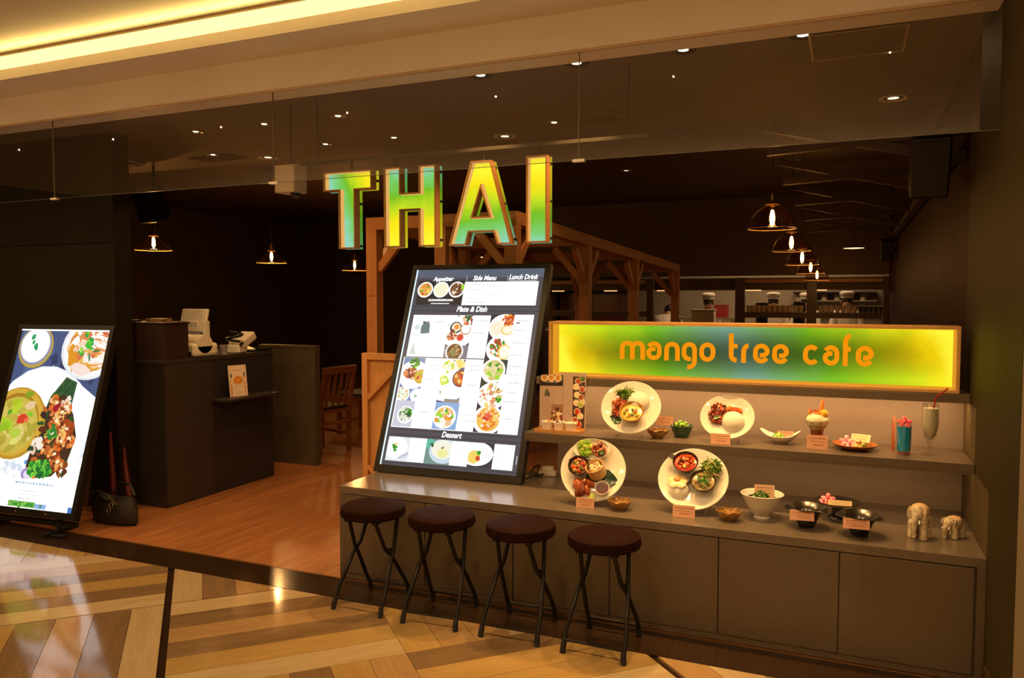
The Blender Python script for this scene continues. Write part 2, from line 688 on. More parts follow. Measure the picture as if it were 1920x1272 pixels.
# granite threshold in slabs
thr = holder('trim_1')
xs = [-9.5, -8.3, -7.1, -5.9, -4.7, -3.5, -2.05, -.665, .515]
for a, c in zip(xs, xs[1:]):
    q = B()
    q.box((a + .0008, FRONT + .001, -.012), (c - .0008, -.014, .0015))
    q.obj('slab', M_granite, thr)
b = B()
b.box((-9.5, -.0135, -.012), (.515, -.0005, .003))
struct(b.obj('trim_2', mat('edge_bronze', (.30, .15, .05, 1), .3, metal=.6)))

# ------------------------------------------------------------------ ceilings, fascia, cove, glass
b = B()
b.box((-10, .0, 2.613), (4, .14, 2.80))
fascia = struct(b.obj('wall_fascia', M_cream))
b = B()
b.box((-10, -.012, 2.613), (4, -.001, 2.626))
struct(b.obj('trim_3', mat('fascia_bead', (.55, .42, .30, 1), .4)))
b = B()
b.box((-10, -.285, 2.80), (4, .14, 2.86))
soffit = struct(b.obj('ceiling_soffit', M_cream))
b = B()
b.box((-10, -.282, 2.862), (4, -.20, 2.945))
cove = struct(b.obj('cove_light', emis('cove_glow', rgb(255, 236, 150), 1.7)))
b = B()
b.box((-10, -.296, 2.938), (4, -.2835, 2.9495))
struct(b.obj('trim_4', mat('cove_lip', (.5, .33, .16, 1), .5)))
b = B()
b.box((-10, -10.2, MALL_Z), (4, .14, MALL_Z + .1))
mall_ceiling = struct(b.obj('ceiling', M_plaster))
# the strip light washes the ceiling it is tucked under
lamp('AREA', (-3, -.36, 2.90), 26, color=(1, .66, .2), size=(13, .05), aim=(-3, -.62, 3.2), name='cove_strip')
upl = thing('added_uplight', 'added hanging uplight bar out of view, brightening the mall ceiling', 'uplight', (-3, -6.3, 2.2))
q = B()
q.box((-6, -.14, 0), (6, .14, .03))
q.obj('light_bar', M_steel, upl)
for x in (-5.5, -2, 2, 5.5):
    q = B()
    q.tube([(x, -.135, .03), (x, -.135, MALL_Z - 2.2 + .002)], .004, 6)
    q.obj('hanger_wire', M_steel, upl)
b = B()
b.box((-10, -10.3, -.1), (4, -10.2, MALL_Z + .1))
struct(b.obj('wall_across', M_cream))

b = B()
b.box((-10, .14, 2.65), (4, 1.86, 2.75))
b.box((-10, 1.80, 2.652), (4, 1.86, 2.95))
struct(b.obj('ceiling.001', M_inner))
b = B()
b.box((-10, 1.86, 2.95), (4, 9.8, 3.05))
struct(b.obj('ceiling.002', M_black))


def can_light(px=None, loc=None, r=.036, lit=1.0, label='', name='downlight', trim=None, z=2.65, group=None):
    """recessed downlight: dark trim ring, reflector cup, glowing lens"""
    t = thing(name, label, 'downlight', loc, 0, group)
    q = B()
    q.lathe([(r * 1.0, -.001), (r * 1.35, -.006), (r * 1.42, .0), (r * 1.0, .0)], 24)
    q.obj('trim_ring', trim or M_plastic_blk, t)
    q = B()
    q.lathe([(r, -.001), (r * .62, .035 * r / .036 * .25)], 20)
    q.obj('reflector', M_steel, t)
    q = B()
    q.lathe([(r * .60, -.0005), (r * .3, -.004), (.0001, -.005)], 16)
    q.obj('lens', emis('lens_glow_%d' % int(lit * 10), (1, .82, .5, 1), lit), t)
    return t


ORD = ['first', 'second', 'third', 'fourth']
for n, (x, y) in enumerate(FRONT_SPOTS):
    can_light(loc=(x, y, 2.6495), r=.042, lit=9, label='x',
              trim=M_plastic_blk)['label'] = ['round recessed spotlight in the ceiling above the hanging letter A and menu screen',
                                              'round recessed spotlight beside the upright glass joint above the letter I',
                                              'round recessed spotlight above the middle of the green cafe sign',
                                              'round recessed spotlight above the right end of the green cafe sign'][n]
rl = ['small recessed spotlight above the hanging letter T', 'small recessed spotlight above the white hanging sign box',
      'small recessed spotlight above the first glass pendant by the dark wall', 'small recessed spotlight above and behind the hanging letter I',
      'small recessed spotlight above the hanging letter H', 'small recessed spotlight near the upper corner of the hanging letter T',
      'small recessed spotlight between the white sign box and the round vent']
for (x, y), l in zip(ROOM_SPOTS, rl):
    can_light(loc=(x, y, 2.6495), r=.034, lit=7, label=l, trim=M_steel)
M_disc = mat('lamp_rim', (.75, .70, .60, 1), .35)
for (x, y), l in zip([(-2.252, 1.70), (-4.361, 1.70), (.221, 1.61)],
                     ['wide round ceiling light above the hanging letter A', 'wide round ceiling light just above the white hanging sign box',
                      'wide round ceiling light above the black speaker on the panelled wall']):
    t = can_light(loc=(x, y, 2.6495), r=.055, lit=2.2, label=l, trim=M_disc, name='round_ceiling_light')
# ceiling vents and hatch
for (x, y, r, l) in [(-1.45, 1.40, .17, 'flat round ceiling vent between the letter I and the pendant row'),
                     (-5.62, 1.42, .15, 'flat round ceiling vent above the dark side wall')]:
    t = thing('round_ceiling_vent', l, 'vent', (x, y, 2.6495))
    q = B()
    q.lathe([(r, 0), (r, -.008), (r * .8, -.012), (r * .8, -.004)], 36)
    q.obj('outer_ring', M_inner, t)
    for kk, rr in enumerate((.62, .42, .22)):
        q = B()
        q.lathe([(r * rr, -.004), (r * rr * .93, -.014), (r * (rr - .12), -.010), (r * (rr - .12), -.003)], 30)
        q.obj('louvre_ring', M_inner, t)
for (x, y, sx, sy, l) in [(-5.6, .85, .5, .22, 'dark rectangular ceiling vent in the corner over the poster screen'),
                          (-4.75, 1.55, .45, .2, 'dark rectangular ceiling vent beside the white hanging sign box')]:
    t = thing('slot_vent', l, 'vent', (x, y, 2.6495))
    q = B()
    q.box((-sx / 2, -sy / 2, -.006), (sx / 2, sy / 2, 0))
    q.obj('vent_frame', M_black, t)
    for k in range(6):
        q = B()
        yy = -sy / 2 + sy * (k + .5) / 6
        q.box((-sx / 2 + .02, yy - .006, -.012), (sx / 2 - .02, yy + .006, -.006))
        q.obj('slat', M_black, t)
t = thing('access_hatch', 'square ceiling access hatch with pale metal edge near the end wall', 'hatch', (.02, .47, 2.6495))
q = B()
q.box((-.2, -.2, -.003), (.2, .2, 0))
q.obj('hatch_panel', M_inner, t)
for a, c in (((-.2, -.2), (.2, -.19)), ((-.2, .19), (.2, .2)), ((-.2, -.19), (-.19, .19)), ((.19, -.19), (.2, .19))):
    q = B()
    q.box((a[0], a[1], -.006), (c[0], c[1], -.001))
    q.obj('edge_strip', mat('hatch_edge', (.35, .30, .2, 1), .4), t)

# hanging smoke-barrier glass
bar = holder('window_1')
gx = [-8.1, -6.35, -4.608, -2.876, -1.137, .513]
for k, (a, c) in enumerate(zip(gx, gx[1:])):
    q = B()
    q.add([(a + .0015, .0, 2.1305), (c - .0015, .0, 2.1305), (c - .0015, .0, 2.613), (a + .0015, .0, 2.613)], [(0, 1, 2, 3)])
    q.obj('pane', M_pane, bar)
    q = B()
    q.box((a + .0015, -.0035, 2.1285), (c - .0015, .0035, 2.1305))
    q.obj('pane_edge', mat('glass_edge', (.10, .10, .07, 1), .3), bar)
for a in gx[1:-1]:
    q = B()
    q.box((a - .028, -.012, 2.122), (a + .028, .012, 2.134))
    q.obj('clip', M_wplastic, bar)
    q = B()
    q.box((a - .0014, -.004, 2.134), (a + .0014, .004, 2.613))
    q.obj('joint', mat('joint_seal', (.16, .13, .08, 1), .5), bar)

# ------------------------------------------------------------------ walls
b = B()
b.box((-10, .50, 0), (-4.70, .64, 2.65))
struct(b.obj('wall_left', M_dark))
b = B()
b.box((-10.1, .64, 0), (-10, 9.6, 2.95))
struct(b.obj('wall_far_left', M_black))
b = B()
b.box((-10, 9.45, 0), (-4.62, 9.6, 2.95))
b.box((-4.62, 8.3, 1.83), (.515, 8.42, 2.95))
b.box((-4.75, 8.3, 0), (-4.62, 9.6, 2.95))
wb = struct(b.obj('wall_back', M_black))
b = B()
b.box((.515, -.53, 0), (4, -.012, MALL_Z))
b.box((.515, -.012, 0), (4, .78, 2.65))
struct(b.obj('wall_right', M_olive))
wr = holder('wall_right.001')
M_redpan = wood('red_wood_panel', (.05, .016, .006, 1), (.03, .009, .004, 1), 'Z', 1.0, .6, spec=.08, rnd=.12)
b = B()
b.box((.53, .78, 0), (.62, 11.2, 2.95))
struct(b.obj('wall_core', M_black, wr))
y = .785
while y < 8.2:
    q = B()
    q.box((.515, y, 0), (.53, min(y + .575, 8.29), 2.64))
    q.obj('panel', M_redpan, wr)
    y += .58
b = B()
b.box((.5165, -.535, .1), (4, -.5305, MALL_Z))
struct(b.obj('trim_5', mat('lit_end_face', (.26, .21, .14, 1), .5)))  # paler than the wall: mall light painted into the end face
b = B()
b.box((.507, -.53, 0), (.515, -.02, .10))
b.box((.507, -.538, 0), (4, -.53, .10))
struct(b.obj('baseboard_right', M_olive))

# ------------------------------------------------------------------ display counter (bench, back panel, shelf, ledge)
BZ, SZ, LZ = .50, .795, 1.0727      # bench top, shelf top, ledge top
bench = thing('display_counter', 'long taupe display counter with flush door panels and a shelf, under the green sign', 'counter', (-1.0, .35, 0))
q = B()
q.box((-2.474, 0, .462), (.514, .735, BZ))
q.obj('countertop', M_top, bench, True, bevel=.0015)
q = B()
q.box((-2.474, .001, .004), (-2.442, .735, .462))
q.box((.484, .001, .004), (.514, .735, .462))
q.box((-2.442, .020, .004), (.484, .735, .455))
q.obj('carcass', M_taupe, bench, True)
dx = [atY(p, 1000, 0).x for p in (643, 796, 961, 1143, 1347.6, 1575, 1831)]
for a, c in zip(dx, dx[1:]):
    q = B()
    q.box((a + .0024, .002, .034), (c - .0024, .0195, .4575))
    q.obj('door_panel', M_taupe, bench, True, bevel=.0012)
q = B()
q.box((-2.442, .006, .004), (.484, .0195, .031))
q.obj('plinth', M_taupe, bench, True)
q = B()
q.box((-1.50, .735, 0), (.514, .765, 1.048))
q.obj('back_panel', M_taupe_in, bench, True)
q = B()
q.box((-1.552, .365, .757), (.5135, .735, SZ))
q.obj('shelf', M_taupe, bench, True, bevel=.0015)
q = B()
q.box((-1.56, .55, 1.031), (.5135, .565, LZ - .001))
q.box((-1.56, .565, 1.048), (.5135, .765, LZ - .001))
q.obj('ledge', M_taupe, bench, True, bevel=.0015)
q = B()
q.box((.5137, .002, BZ + .0005), (.5148, .7345, .756))
q.box((.5137, .37, SZ + .0005), (.5148, .7345, 1.0305))
q.obj('side_panel', mat('side_olive', (.105, .078, .035, 1), .5, spec=.2), bench, True)
# warm strip light fixed below the ledge washes the back panel
q = B()
q.box((-1.48, .568, 1.041), (.50, .580, 1.048))
q.obj('strip_light', emis('strip_glow', (1, .62, .25, 1), 3), bench, True)
lamp('AREA', (-.49, .585, 1.038), 6.0, color=(1, .55, .22), size=(1.96, .01), aim=(-.49, .72, .55), name='ledge_strip')

q = B()
q.box((-1.50, .372, .751), (.50, .380, .757))
q.obj('strip_light', emis('strip_glow', (1, .62, .25, 1), 3), bench, True)  # strip added under the shelf to lift the dark lower back panel
q = B()
q.box((-1.552, .365, .748), (.5135, .371, .757))
q.obj('shelf_lip', M_taupe, bench, True)
lamp('AREA', (-.49, .385, .749), 1.7, color=(1, .55, .22), size=(1.96, .01), aim=(-.49, .60, .5), name='added_shelf_strip')

# ------------------------------------------------------------------ stools
def make_stool(loc, label):
    t = thing('folding_stool', label, 'stool', loc, 0, 'round folding stools')
    q = B()
    R = .158
    q.lathe([(.0001, .436), (R * .9, .436), (R * .985, .442), (R, .452), (R, .468), (R * .975, .482), (R * .9, .489), (R * .5, .493), (.0001, .494)], 40)
    q.obj('seat', M_leather, t)
    q = B()
    q.lathe([(R * 1.0, .449), (R * 1.012, .452), (R * 1.0, .455)], 40)
    q.obj('seam', M_leather, t)
    q = B()
    for s in (-1, 1):
        q.cbox((s * .078, 0, .430), (.026, .23, .012))
    q.cbox((0, .075, .430), (.18, .02, .012))
    q.cbox((0, -.075, .430), (.18, .02, .012))
    q.obj('seat_bracket', M_blackmetal, t)
    for nm, sg, wx in (('a', 1, .134), ('b', -1, .118)):
        for s in (-1, 1):
            q = B()
            y0, y1, y2 = -.15 * sg, .02 * sg, .095 * sg
            x0, x2 = s * wx, s * (.082 if sg > 0 else .074)
            pts = [(x0, y0, .022), (x0 * .93 + x2 * .07, y0 * .72 + y1 * .28, .10), (x0 * .55 + x2 * .45, y1 * .84 + y0 * .16, .245), (x2 * .7 + x0 * .3, y1 + .012 * sg, .285), (x2, y2, .428)]
            q.tube(pts, .0095, 10)
            lg = q.obj('leg', M_blackmetal, t)
            q = B()
            p, r = Vector((x0, y0, .0)), Vector((x0 * .97, y0 * .92, .045))
            q.tube([p, r], [.0125, .0115], 10)
            q.obj('rubber_foot', M_rubber, lg)
            if sg > 0:
                q = B()
                a = Vector(pts[2]) * .45 + Vector(pts[1]) * .55
                c = Vector(pts[2]) * .85 + Vector(pts[1]) * .15
                q.bar(a + Vector((0, -.0088, 0)), c + Vector((0, -.0088, 0)), .006, .002)
                q.obj('sticker', mat('foil_sticker', (.55, .48, .30, 1), .3, metal=.5), lg)
        q = B()
        zz = .052
        xx = wx * .95
        q.tube([(-xx, -.136 * sg, zz), (xx, -.136 * sg, zz)], .006, 8)
        q.obj('foot_rail', M_blackmetal, t)
    for s in (-1, 1):
        q = B()
        q.tube([(s * .086, -.004, .278), (s * .106, -.004, .278)], .007, 8)
        q.obj('pivot_bolt', M_blackmetal, t)
    return t


SL = ['brown padded folding stool at the free end of the counter, nearest the wooden floor',
      'brown padded folding stool, second from the wooden floor',
      'brown padded folding stool, third from the wooden floor',
      'brown padded folding stool farthest from the wooden floor, below the leftmost petal bowl']
st0 = make_stool((-2.12, -.215, 0), SL[0])
for (x, y, r), l in zip([(-1.735, -.22, .06), (-1.335, -.212, .02), (-.94, -.225, -.03)], SL[1:]):
    s2 = copy_tree(st0, (x, y, 0), r, l)

# ------------------------------------------------------------------ sign box "mango tree cafe"
def sign_face_mat():
    m = bpy.data.materials.new('sign_face')
    m.use_nodes = True
    nt = m.node_tree
    p = nt.nodes['Principled BSDF']
    N, Lk = nt.nodes.new, nt.links.new
    tc = N('ShaderNodeTexCoord')
    nz = N('ShaderNodeTexNoise')
    nz.inputs['Scale'].default_value = 5
    nz.inputs['Detail'].default_value = 4
    Lk(tc.outputs['Object'], nz.inputs['Vector'])
    sp = N('ShaderNodeSeparateXYZ')
    Lk(tc.outputs['Object'], sp.inputs[0])

    def math_(op, a, c=None, clamp=False):
        n = N('ShaderNodeMath')
        n.operation = op
        n.use_clamp = clamp
        for i, v in enumerate((a, c)):
            if v is None:
                continue
            if isinstance(v, (int, float)):
                n.inputs[i].default_value = v
            else:
                Lk(v, n.inputs[i])
        return n.outputs[0]

    nn = math_('SUBTRACT', nz.outputs[0], .5)
    u = math_('DIVIDE', sp.outputs['X'], .965)
    # leaf print leans with height; edge light is painted in as a darker middle
    u = math_('ADD', u, math_('MULTIPLY', sp.outputs['Z'], .5))
    au = math_('ABSOLUTE', u)
    au = math_('ADD', au, math_('MULTIPLY', nn, .22))
    w_ = math_('DIVIDE', sp.outputs['Z'], .132)
    w_ = math_('ADD', w_, math_('MULTIPLY', sp.outputs['X'], -.22))
    aw = math_('ABSOLUTE', math_('ADD', w_, math_('MULTIPLY', nn, .3)))
    aw = math_('POWER', math_('MINIMUM', aw, 1.0), 1.7, True)

    def ramp(stops):
        r = N('ShaderNodeValToRGB')
        e = r.color_ramp.elements
        e[0].position, e[0].color = stops[0]
        e[1].position, e[1].color = stops[-1]
        for pos, c in stops[1:-1]:
            k = e.new(pos)
            k.color = c
        Lk(au, r.inputs[0])
        return r.outputs[0]

    edge = ramp([(0, rgb(118, 165, 145)), (.20, rgb(115, 175, 95)), (.42, rgb(120, 190, 30)), (.72, rgb(195, 220, 25)), (.9, rgb(248, 236, 30)), (1, rgb(255, 248, 60))])
    mid = ramp([(0, rgb(52, 84, 66)), (.20, rgb(44, 76, 24)), (.42, rgb(58, 100, 8)), (.62, rgb(112, 128, 0)), (.78, rgb(165, 150, 0)), (.92, rgb(240, 205, 0)), (1, rgb(255, 246, 55))])
    mx = N('ShaderNodeMix')
    mx.data_type = 'RGBA'
    Lk(aw, mx.inputs[0])
    Lk(mid, mx.inputs[6])
    Lk(edge, mx.inputs[7])
    p.inputs['Base Color'].default_value = (.01, .01, .01, 1)
    p.inputs['Roughness'].default_value = .3
    Lk(mx.outputs[2], p.inputs['Emission Color'])
    p.inputs['Emission Strength'].default_value = 1.0
    return m


SGX0, SGX1, SGZ0, SGZ1 = -1.490, .472, LZ, 1.3745
SGY = .555
sign = thing('cafe_sign', 'long oak-framed lightbox sign glowing green and yellow, reading mango tree cafe', 'sign', ((SGX0 + SGX1) / 2, SGY + .15, SGZ0))
fw = .014
for nm, a, c in (('frame_board', (SGX0, SGZ1 - fw), (SGX1, SGZ1)), ('frame_board', (SGX0, SGZ0), (SGX1, SGZ0 + fw)),
                 ('frame_board', (SGX0, SGZ0 + fw), (SGX0 + fw, SGZ1 - fw)), ('frame_board', (SGX1 - fw, SGZ0 + fw), (SGX1, SGZ1 - fw))):
    q = B()
    q.box((a[0], SGY, a[1]), (c[0], SGY + .17, c[1]))
    q.obj(nm, W_frame, sign, True, bevel=.001)
q = B()
cxs, czs = (SGX0 + SGX1) / 2, (SGZ0 + SGZ1) / 2
FY = SGY + .125
q.add([(SGX0 + fw - cxs, 0, SGZ0 + fw - czs), (SGX1 - fw - cxs, 0, SGZ0 + fw - czs), (SGX1 - fw - cxs, 0, SGZ1 - fw - czs), (SGX0 + fw - cxs, 0, SGZ1 - fw - czs)], [(0, 1, 2, 3)])
fo = q.obj('lit_face', sign_face_mat(), sign)
fo.location = (0, FY - (SGY + .15), czs - SGZ0)
q = B()
q.box((SGX0 + fw, FY + .004, SGZ0 + fw), (SGX1 - fw, FY + .035, SGZ1 - fw))
q.obj('back_board', M_black, sign, True)
for a, c in (((SGX0 + fw + .0004, SGZ0 + fw + .001), (SGX0 + fw + .003, SGZ1 - fw - .001)), ((SGX1 - fw - .003, SGZ0 + fw + .001), (SGX1 - fw - .0004, SGZ1 - fw - .001)),
             ((SGX0 + fw + .004, SGZ0 + fw + .0004), (SGX1 - fw - .004, SGZ0 + fw + .003)), ((SGX0 + fw + .004, SGZ1 - fw - .003), (SGX1 - fw - .004, SGZ1 - fw - .0004))):
    q = B()
    q.box((a[0], SGY + .03, a[1]), (c[0], FY - .002, c[1]))
    q.obj('lit_wall_liner', emis('sign_liner', rgb(245, 165, 40), .85), sign, True)  # emissive lining stands in for light falling on the inner walls
# lettering: round-ended monoline strokes cut from orange acrylic
def arc(cx, cz, rx, rz, a0, a1, n=10):
    return [(cx + rx * cos(radians(a0 + (a1 - a0) * i / n)), cz + rz * sin(radians(a0 + (a1 - a0) * i / n))) for i in range(n + 1)]


G = {
    'm': [[(0, 0)] + arc(.25, .66, .25, .34, 180, 0) + [(.5, 0)], arc(.75, .66, .25, .34, 180, 0) + [(1, 0)]],
    'a': [arc(.5, .62, .5, .38, 152, 0) + arc(.5, .38, .5, .38, 0, -180, 16)[1:] + arc(.5, .36, .5, .26, 180, 96)[1:] + [(.62, .62)]],
    'n': [[(0, 0)] + arc(.5, .6, .5, .4, 180, 0) + [(1, 0)]],
    'g': [arc(.42, -.14, .58, .42, -98, 0, 8) + [(1, .62)] + arc(.5, .62, .5, .38, 0, 180, 14)[1:] + arc(.5, .38, .5, .38, 180, 285, 9)],
    'o': [arc(.5, .60, .5, .40, 0, 180, 12) + arc(.5, .40, .5, .40, 180, 360, 12) + [(1, .60)]],
    't': [[(0, 1.78)] + arc(.9, .36, .9, .36, 180, 270, 8), [(0, .95), (1, .95)]],
    'r': [[(0, 0)] + arc(.95, .55, .95, .45, 180, 92, 9)],
    'c': [arc(.5, .60, .5, .40, 38, 180, 10) + arc(.5, .40, .5, .40, 180, 322, 10)],
    'f': [[(0, 0)] + arc(.95, 1.36, .95, .40, 180, 92, 9), [(0, .92), (.95, .92)]],
}
G['e'] = [[(1 - x, 1 - z) for x, z in G['a'][0]]]
SCALE = (FY - .012 + 3.43) / 3.93
WORDS = [('m', -1.0755, -.946), ('a', -.938, -.860), ('n', -.845, -.768), ('g', -.757, -.683), ('o', -.670, -.593),
         ('t', -.527, -.477), ('r', -.468, -.423), ('e', -.413, -.337), ('e', -.325, -.249), ('c', -.186, -.112), ('a', -.099, -.027),
         ('f', -.012, .033), ('e', .043, .119)]
M_orange = emis('orange_acrylic', rgb(247, 146, 8), 1.0)
SWD = .0222
for ch, x0, x1 in WORDS:
    q = B()
    x0, x1 = x0 * SCALE, x1 * SCALE
    zb, zt = 1.5 + (1.186 - 1.5) * SCALE, 1.5 + (1.281 - 1.5) * SCALE
    h = SWD / 2
    for k, path in enumerate(G[ch]):
        pts = [Vector((x0 + h + px * (x1 - x0 - 2 * h), zb + (h if ch not in 'mnrf' or pz > .3 else 0) * 0 + h * (pz > .02) * 0 + pz * (zt - zb - h * 2) + h)) for px, pz in path]
        if ch in 'mnrf' and path[0][1] == 0:
            pts[0].y = zb
        if ch in 'mn' and path[-1][1] == 0:
            pts[-1].y = zb
        n = len(pts)
        lft, rgt = [], []
        for i, p in enumerate(pts):
            d = (pts[min(i + 1, n - 1)] - pts[max(i - 1, 0)]).normalized()
            nn = Vector((-d.y, d.x)) * h
            lft.append(p + nn)
            rgt.append(p - nn)
        y0, y1 = FY - .013 - .0006 * k, FY - .001
        for i in range(n - 1):
            quad = [lft[i], lft[i + 1], rgt[i + 1], rgt[i]]
            q.prism([(p.x, p.y) for p in quad], y0, y1)
    q.obj('letter', M_orange, sign, True, recalc=True)

# ------------------------------------------------------------------ hanging letters T H A I
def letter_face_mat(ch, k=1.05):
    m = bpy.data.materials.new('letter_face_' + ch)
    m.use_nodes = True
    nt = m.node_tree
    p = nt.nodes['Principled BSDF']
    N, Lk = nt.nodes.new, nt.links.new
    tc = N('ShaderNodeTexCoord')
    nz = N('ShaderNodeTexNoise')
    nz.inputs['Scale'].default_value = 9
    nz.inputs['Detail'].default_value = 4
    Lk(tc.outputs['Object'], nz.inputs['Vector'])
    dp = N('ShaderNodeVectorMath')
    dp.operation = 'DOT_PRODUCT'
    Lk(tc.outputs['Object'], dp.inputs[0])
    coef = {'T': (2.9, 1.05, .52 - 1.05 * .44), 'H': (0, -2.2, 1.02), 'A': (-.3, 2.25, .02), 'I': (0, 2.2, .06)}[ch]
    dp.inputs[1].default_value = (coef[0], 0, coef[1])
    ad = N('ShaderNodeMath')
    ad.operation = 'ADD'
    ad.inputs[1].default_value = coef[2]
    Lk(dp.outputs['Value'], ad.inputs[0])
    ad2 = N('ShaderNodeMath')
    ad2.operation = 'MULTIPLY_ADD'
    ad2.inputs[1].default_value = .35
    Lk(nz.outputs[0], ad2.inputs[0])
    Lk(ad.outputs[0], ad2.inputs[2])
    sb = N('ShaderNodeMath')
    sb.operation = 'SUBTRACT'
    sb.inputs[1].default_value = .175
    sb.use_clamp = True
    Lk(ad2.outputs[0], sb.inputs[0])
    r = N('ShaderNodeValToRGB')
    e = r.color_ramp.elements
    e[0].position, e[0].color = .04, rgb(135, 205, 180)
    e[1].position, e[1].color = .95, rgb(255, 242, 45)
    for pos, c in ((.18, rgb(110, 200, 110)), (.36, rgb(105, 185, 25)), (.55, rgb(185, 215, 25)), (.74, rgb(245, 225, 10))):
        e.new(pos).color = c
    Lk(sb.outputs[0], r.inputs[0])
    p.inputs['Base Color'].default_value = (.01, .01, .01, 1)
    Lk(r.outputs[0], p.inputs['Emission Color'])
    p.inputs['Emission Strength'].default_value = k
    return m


M_liner = emis('lit_wall_liner', rgb(255, 190, 105), .80)  # glow in place of light on the wooden channel walls
LT, LB = 2.222, 1.783
LETTERS = {
    'T': ([(-2.778, LT), (-2.452, LT), (-2.452, 2.113), (-2.564, 2.113), (-2.564, LB), (-2.674, LB), (-2.674, 2.113), (-2.778, 2.113)], None,
          [(-2.613, 'top')], 'hanging backlit letter T in an oak channel frame, beside the white sign box'),
    'H': ([(-2.372, LT), (-2.266, LT), (-2.266, 2.078), (-2.152, 2.078), (-2.152, LT), (-2.046, LT), (-2.046, LB), (-2.152, LB), (-2.152, 1.983), (-2.266, 1.983), (-2.266, LB), (-2.372, LB)],
          None, [(-2.319, 'top'), (-2.099, 'top')], 'hanging backlit letter H in an oak channel frame, between T and A'),
    'A': ([(-1.836, LT), (-1.722, LT), (-1.602, LB), (-1.684, LB), (-1.706, 1.851), (-1.848, 1.851), (-1.866, LB), (-1.968, LB)],
          [(-1.7785, 2.078), (-1.828, 1.931), (-1.729, 1.931)], [(-1.779, 'top')], 'hanging backlit letter A in an oak channel frame, between H and I'),
    'I': ([(-1.520, LT + .004), (-1.407, LT + .004), (-1.407, LB + .003), (-1.520, LB + .003)], None, [(-1.463, 'top')],
          'hanging backlit letter I in an oak channel frame, last of the four letters'),
}
LY = .30
TRAY = .052


def offset_poly(poly, d):
    """inset a simple polygon by d (works for either winding)"""
    n = len(poly)
    ar = sum(poly[i][0] * poly[(i + 1) % n][1] - poly[(i + 1) % n][0] * poly[i][1] for i in range(n))
    s = 1 if ar > 0 else -1
    out = []
    for i in range(n):
        p0, p1, p2 = (Vector(poly[i - 1]), Vector(poly[i]), Vector(poly[(i + 1) % n]))
        d1, d2 = (p1 - p0).normalized(), (p2 - p1).normalized()
        n1, n2 = Vector((-d1.y, d1.x)) * s, Vector((-d2.y, d2.x)) * s
        m = (n1 + n2).normalized()
        k = d / max(.25, m.dot(n1))
        out.append(tuple(p1 + m * k))
    return out


def tri_fill(outer, hole):
    """triangulated face of an outline with an optional hole"""
    bm = bmesh.new()
    es = []
    for poly in [outer] + ([hole] if hole else []):
        vs = [bm.verts.new((p[0], 0, p[1])) for p in poly]
        for i in range(len(vs)):
            es.append(bm.edges.new((vs[i], vs[(i + 1) % len(vs)])))
    bmesh.ops.triangle_fill(bm, edges=es, use_beauty=True)
    bm.verts.index_update()
    V = [tuple(v.co) for v in bm.verts]
    Fc = [tuple(v.index for v in f.verts) for f in bm.faces]
    bm.free()
    return V, Fc


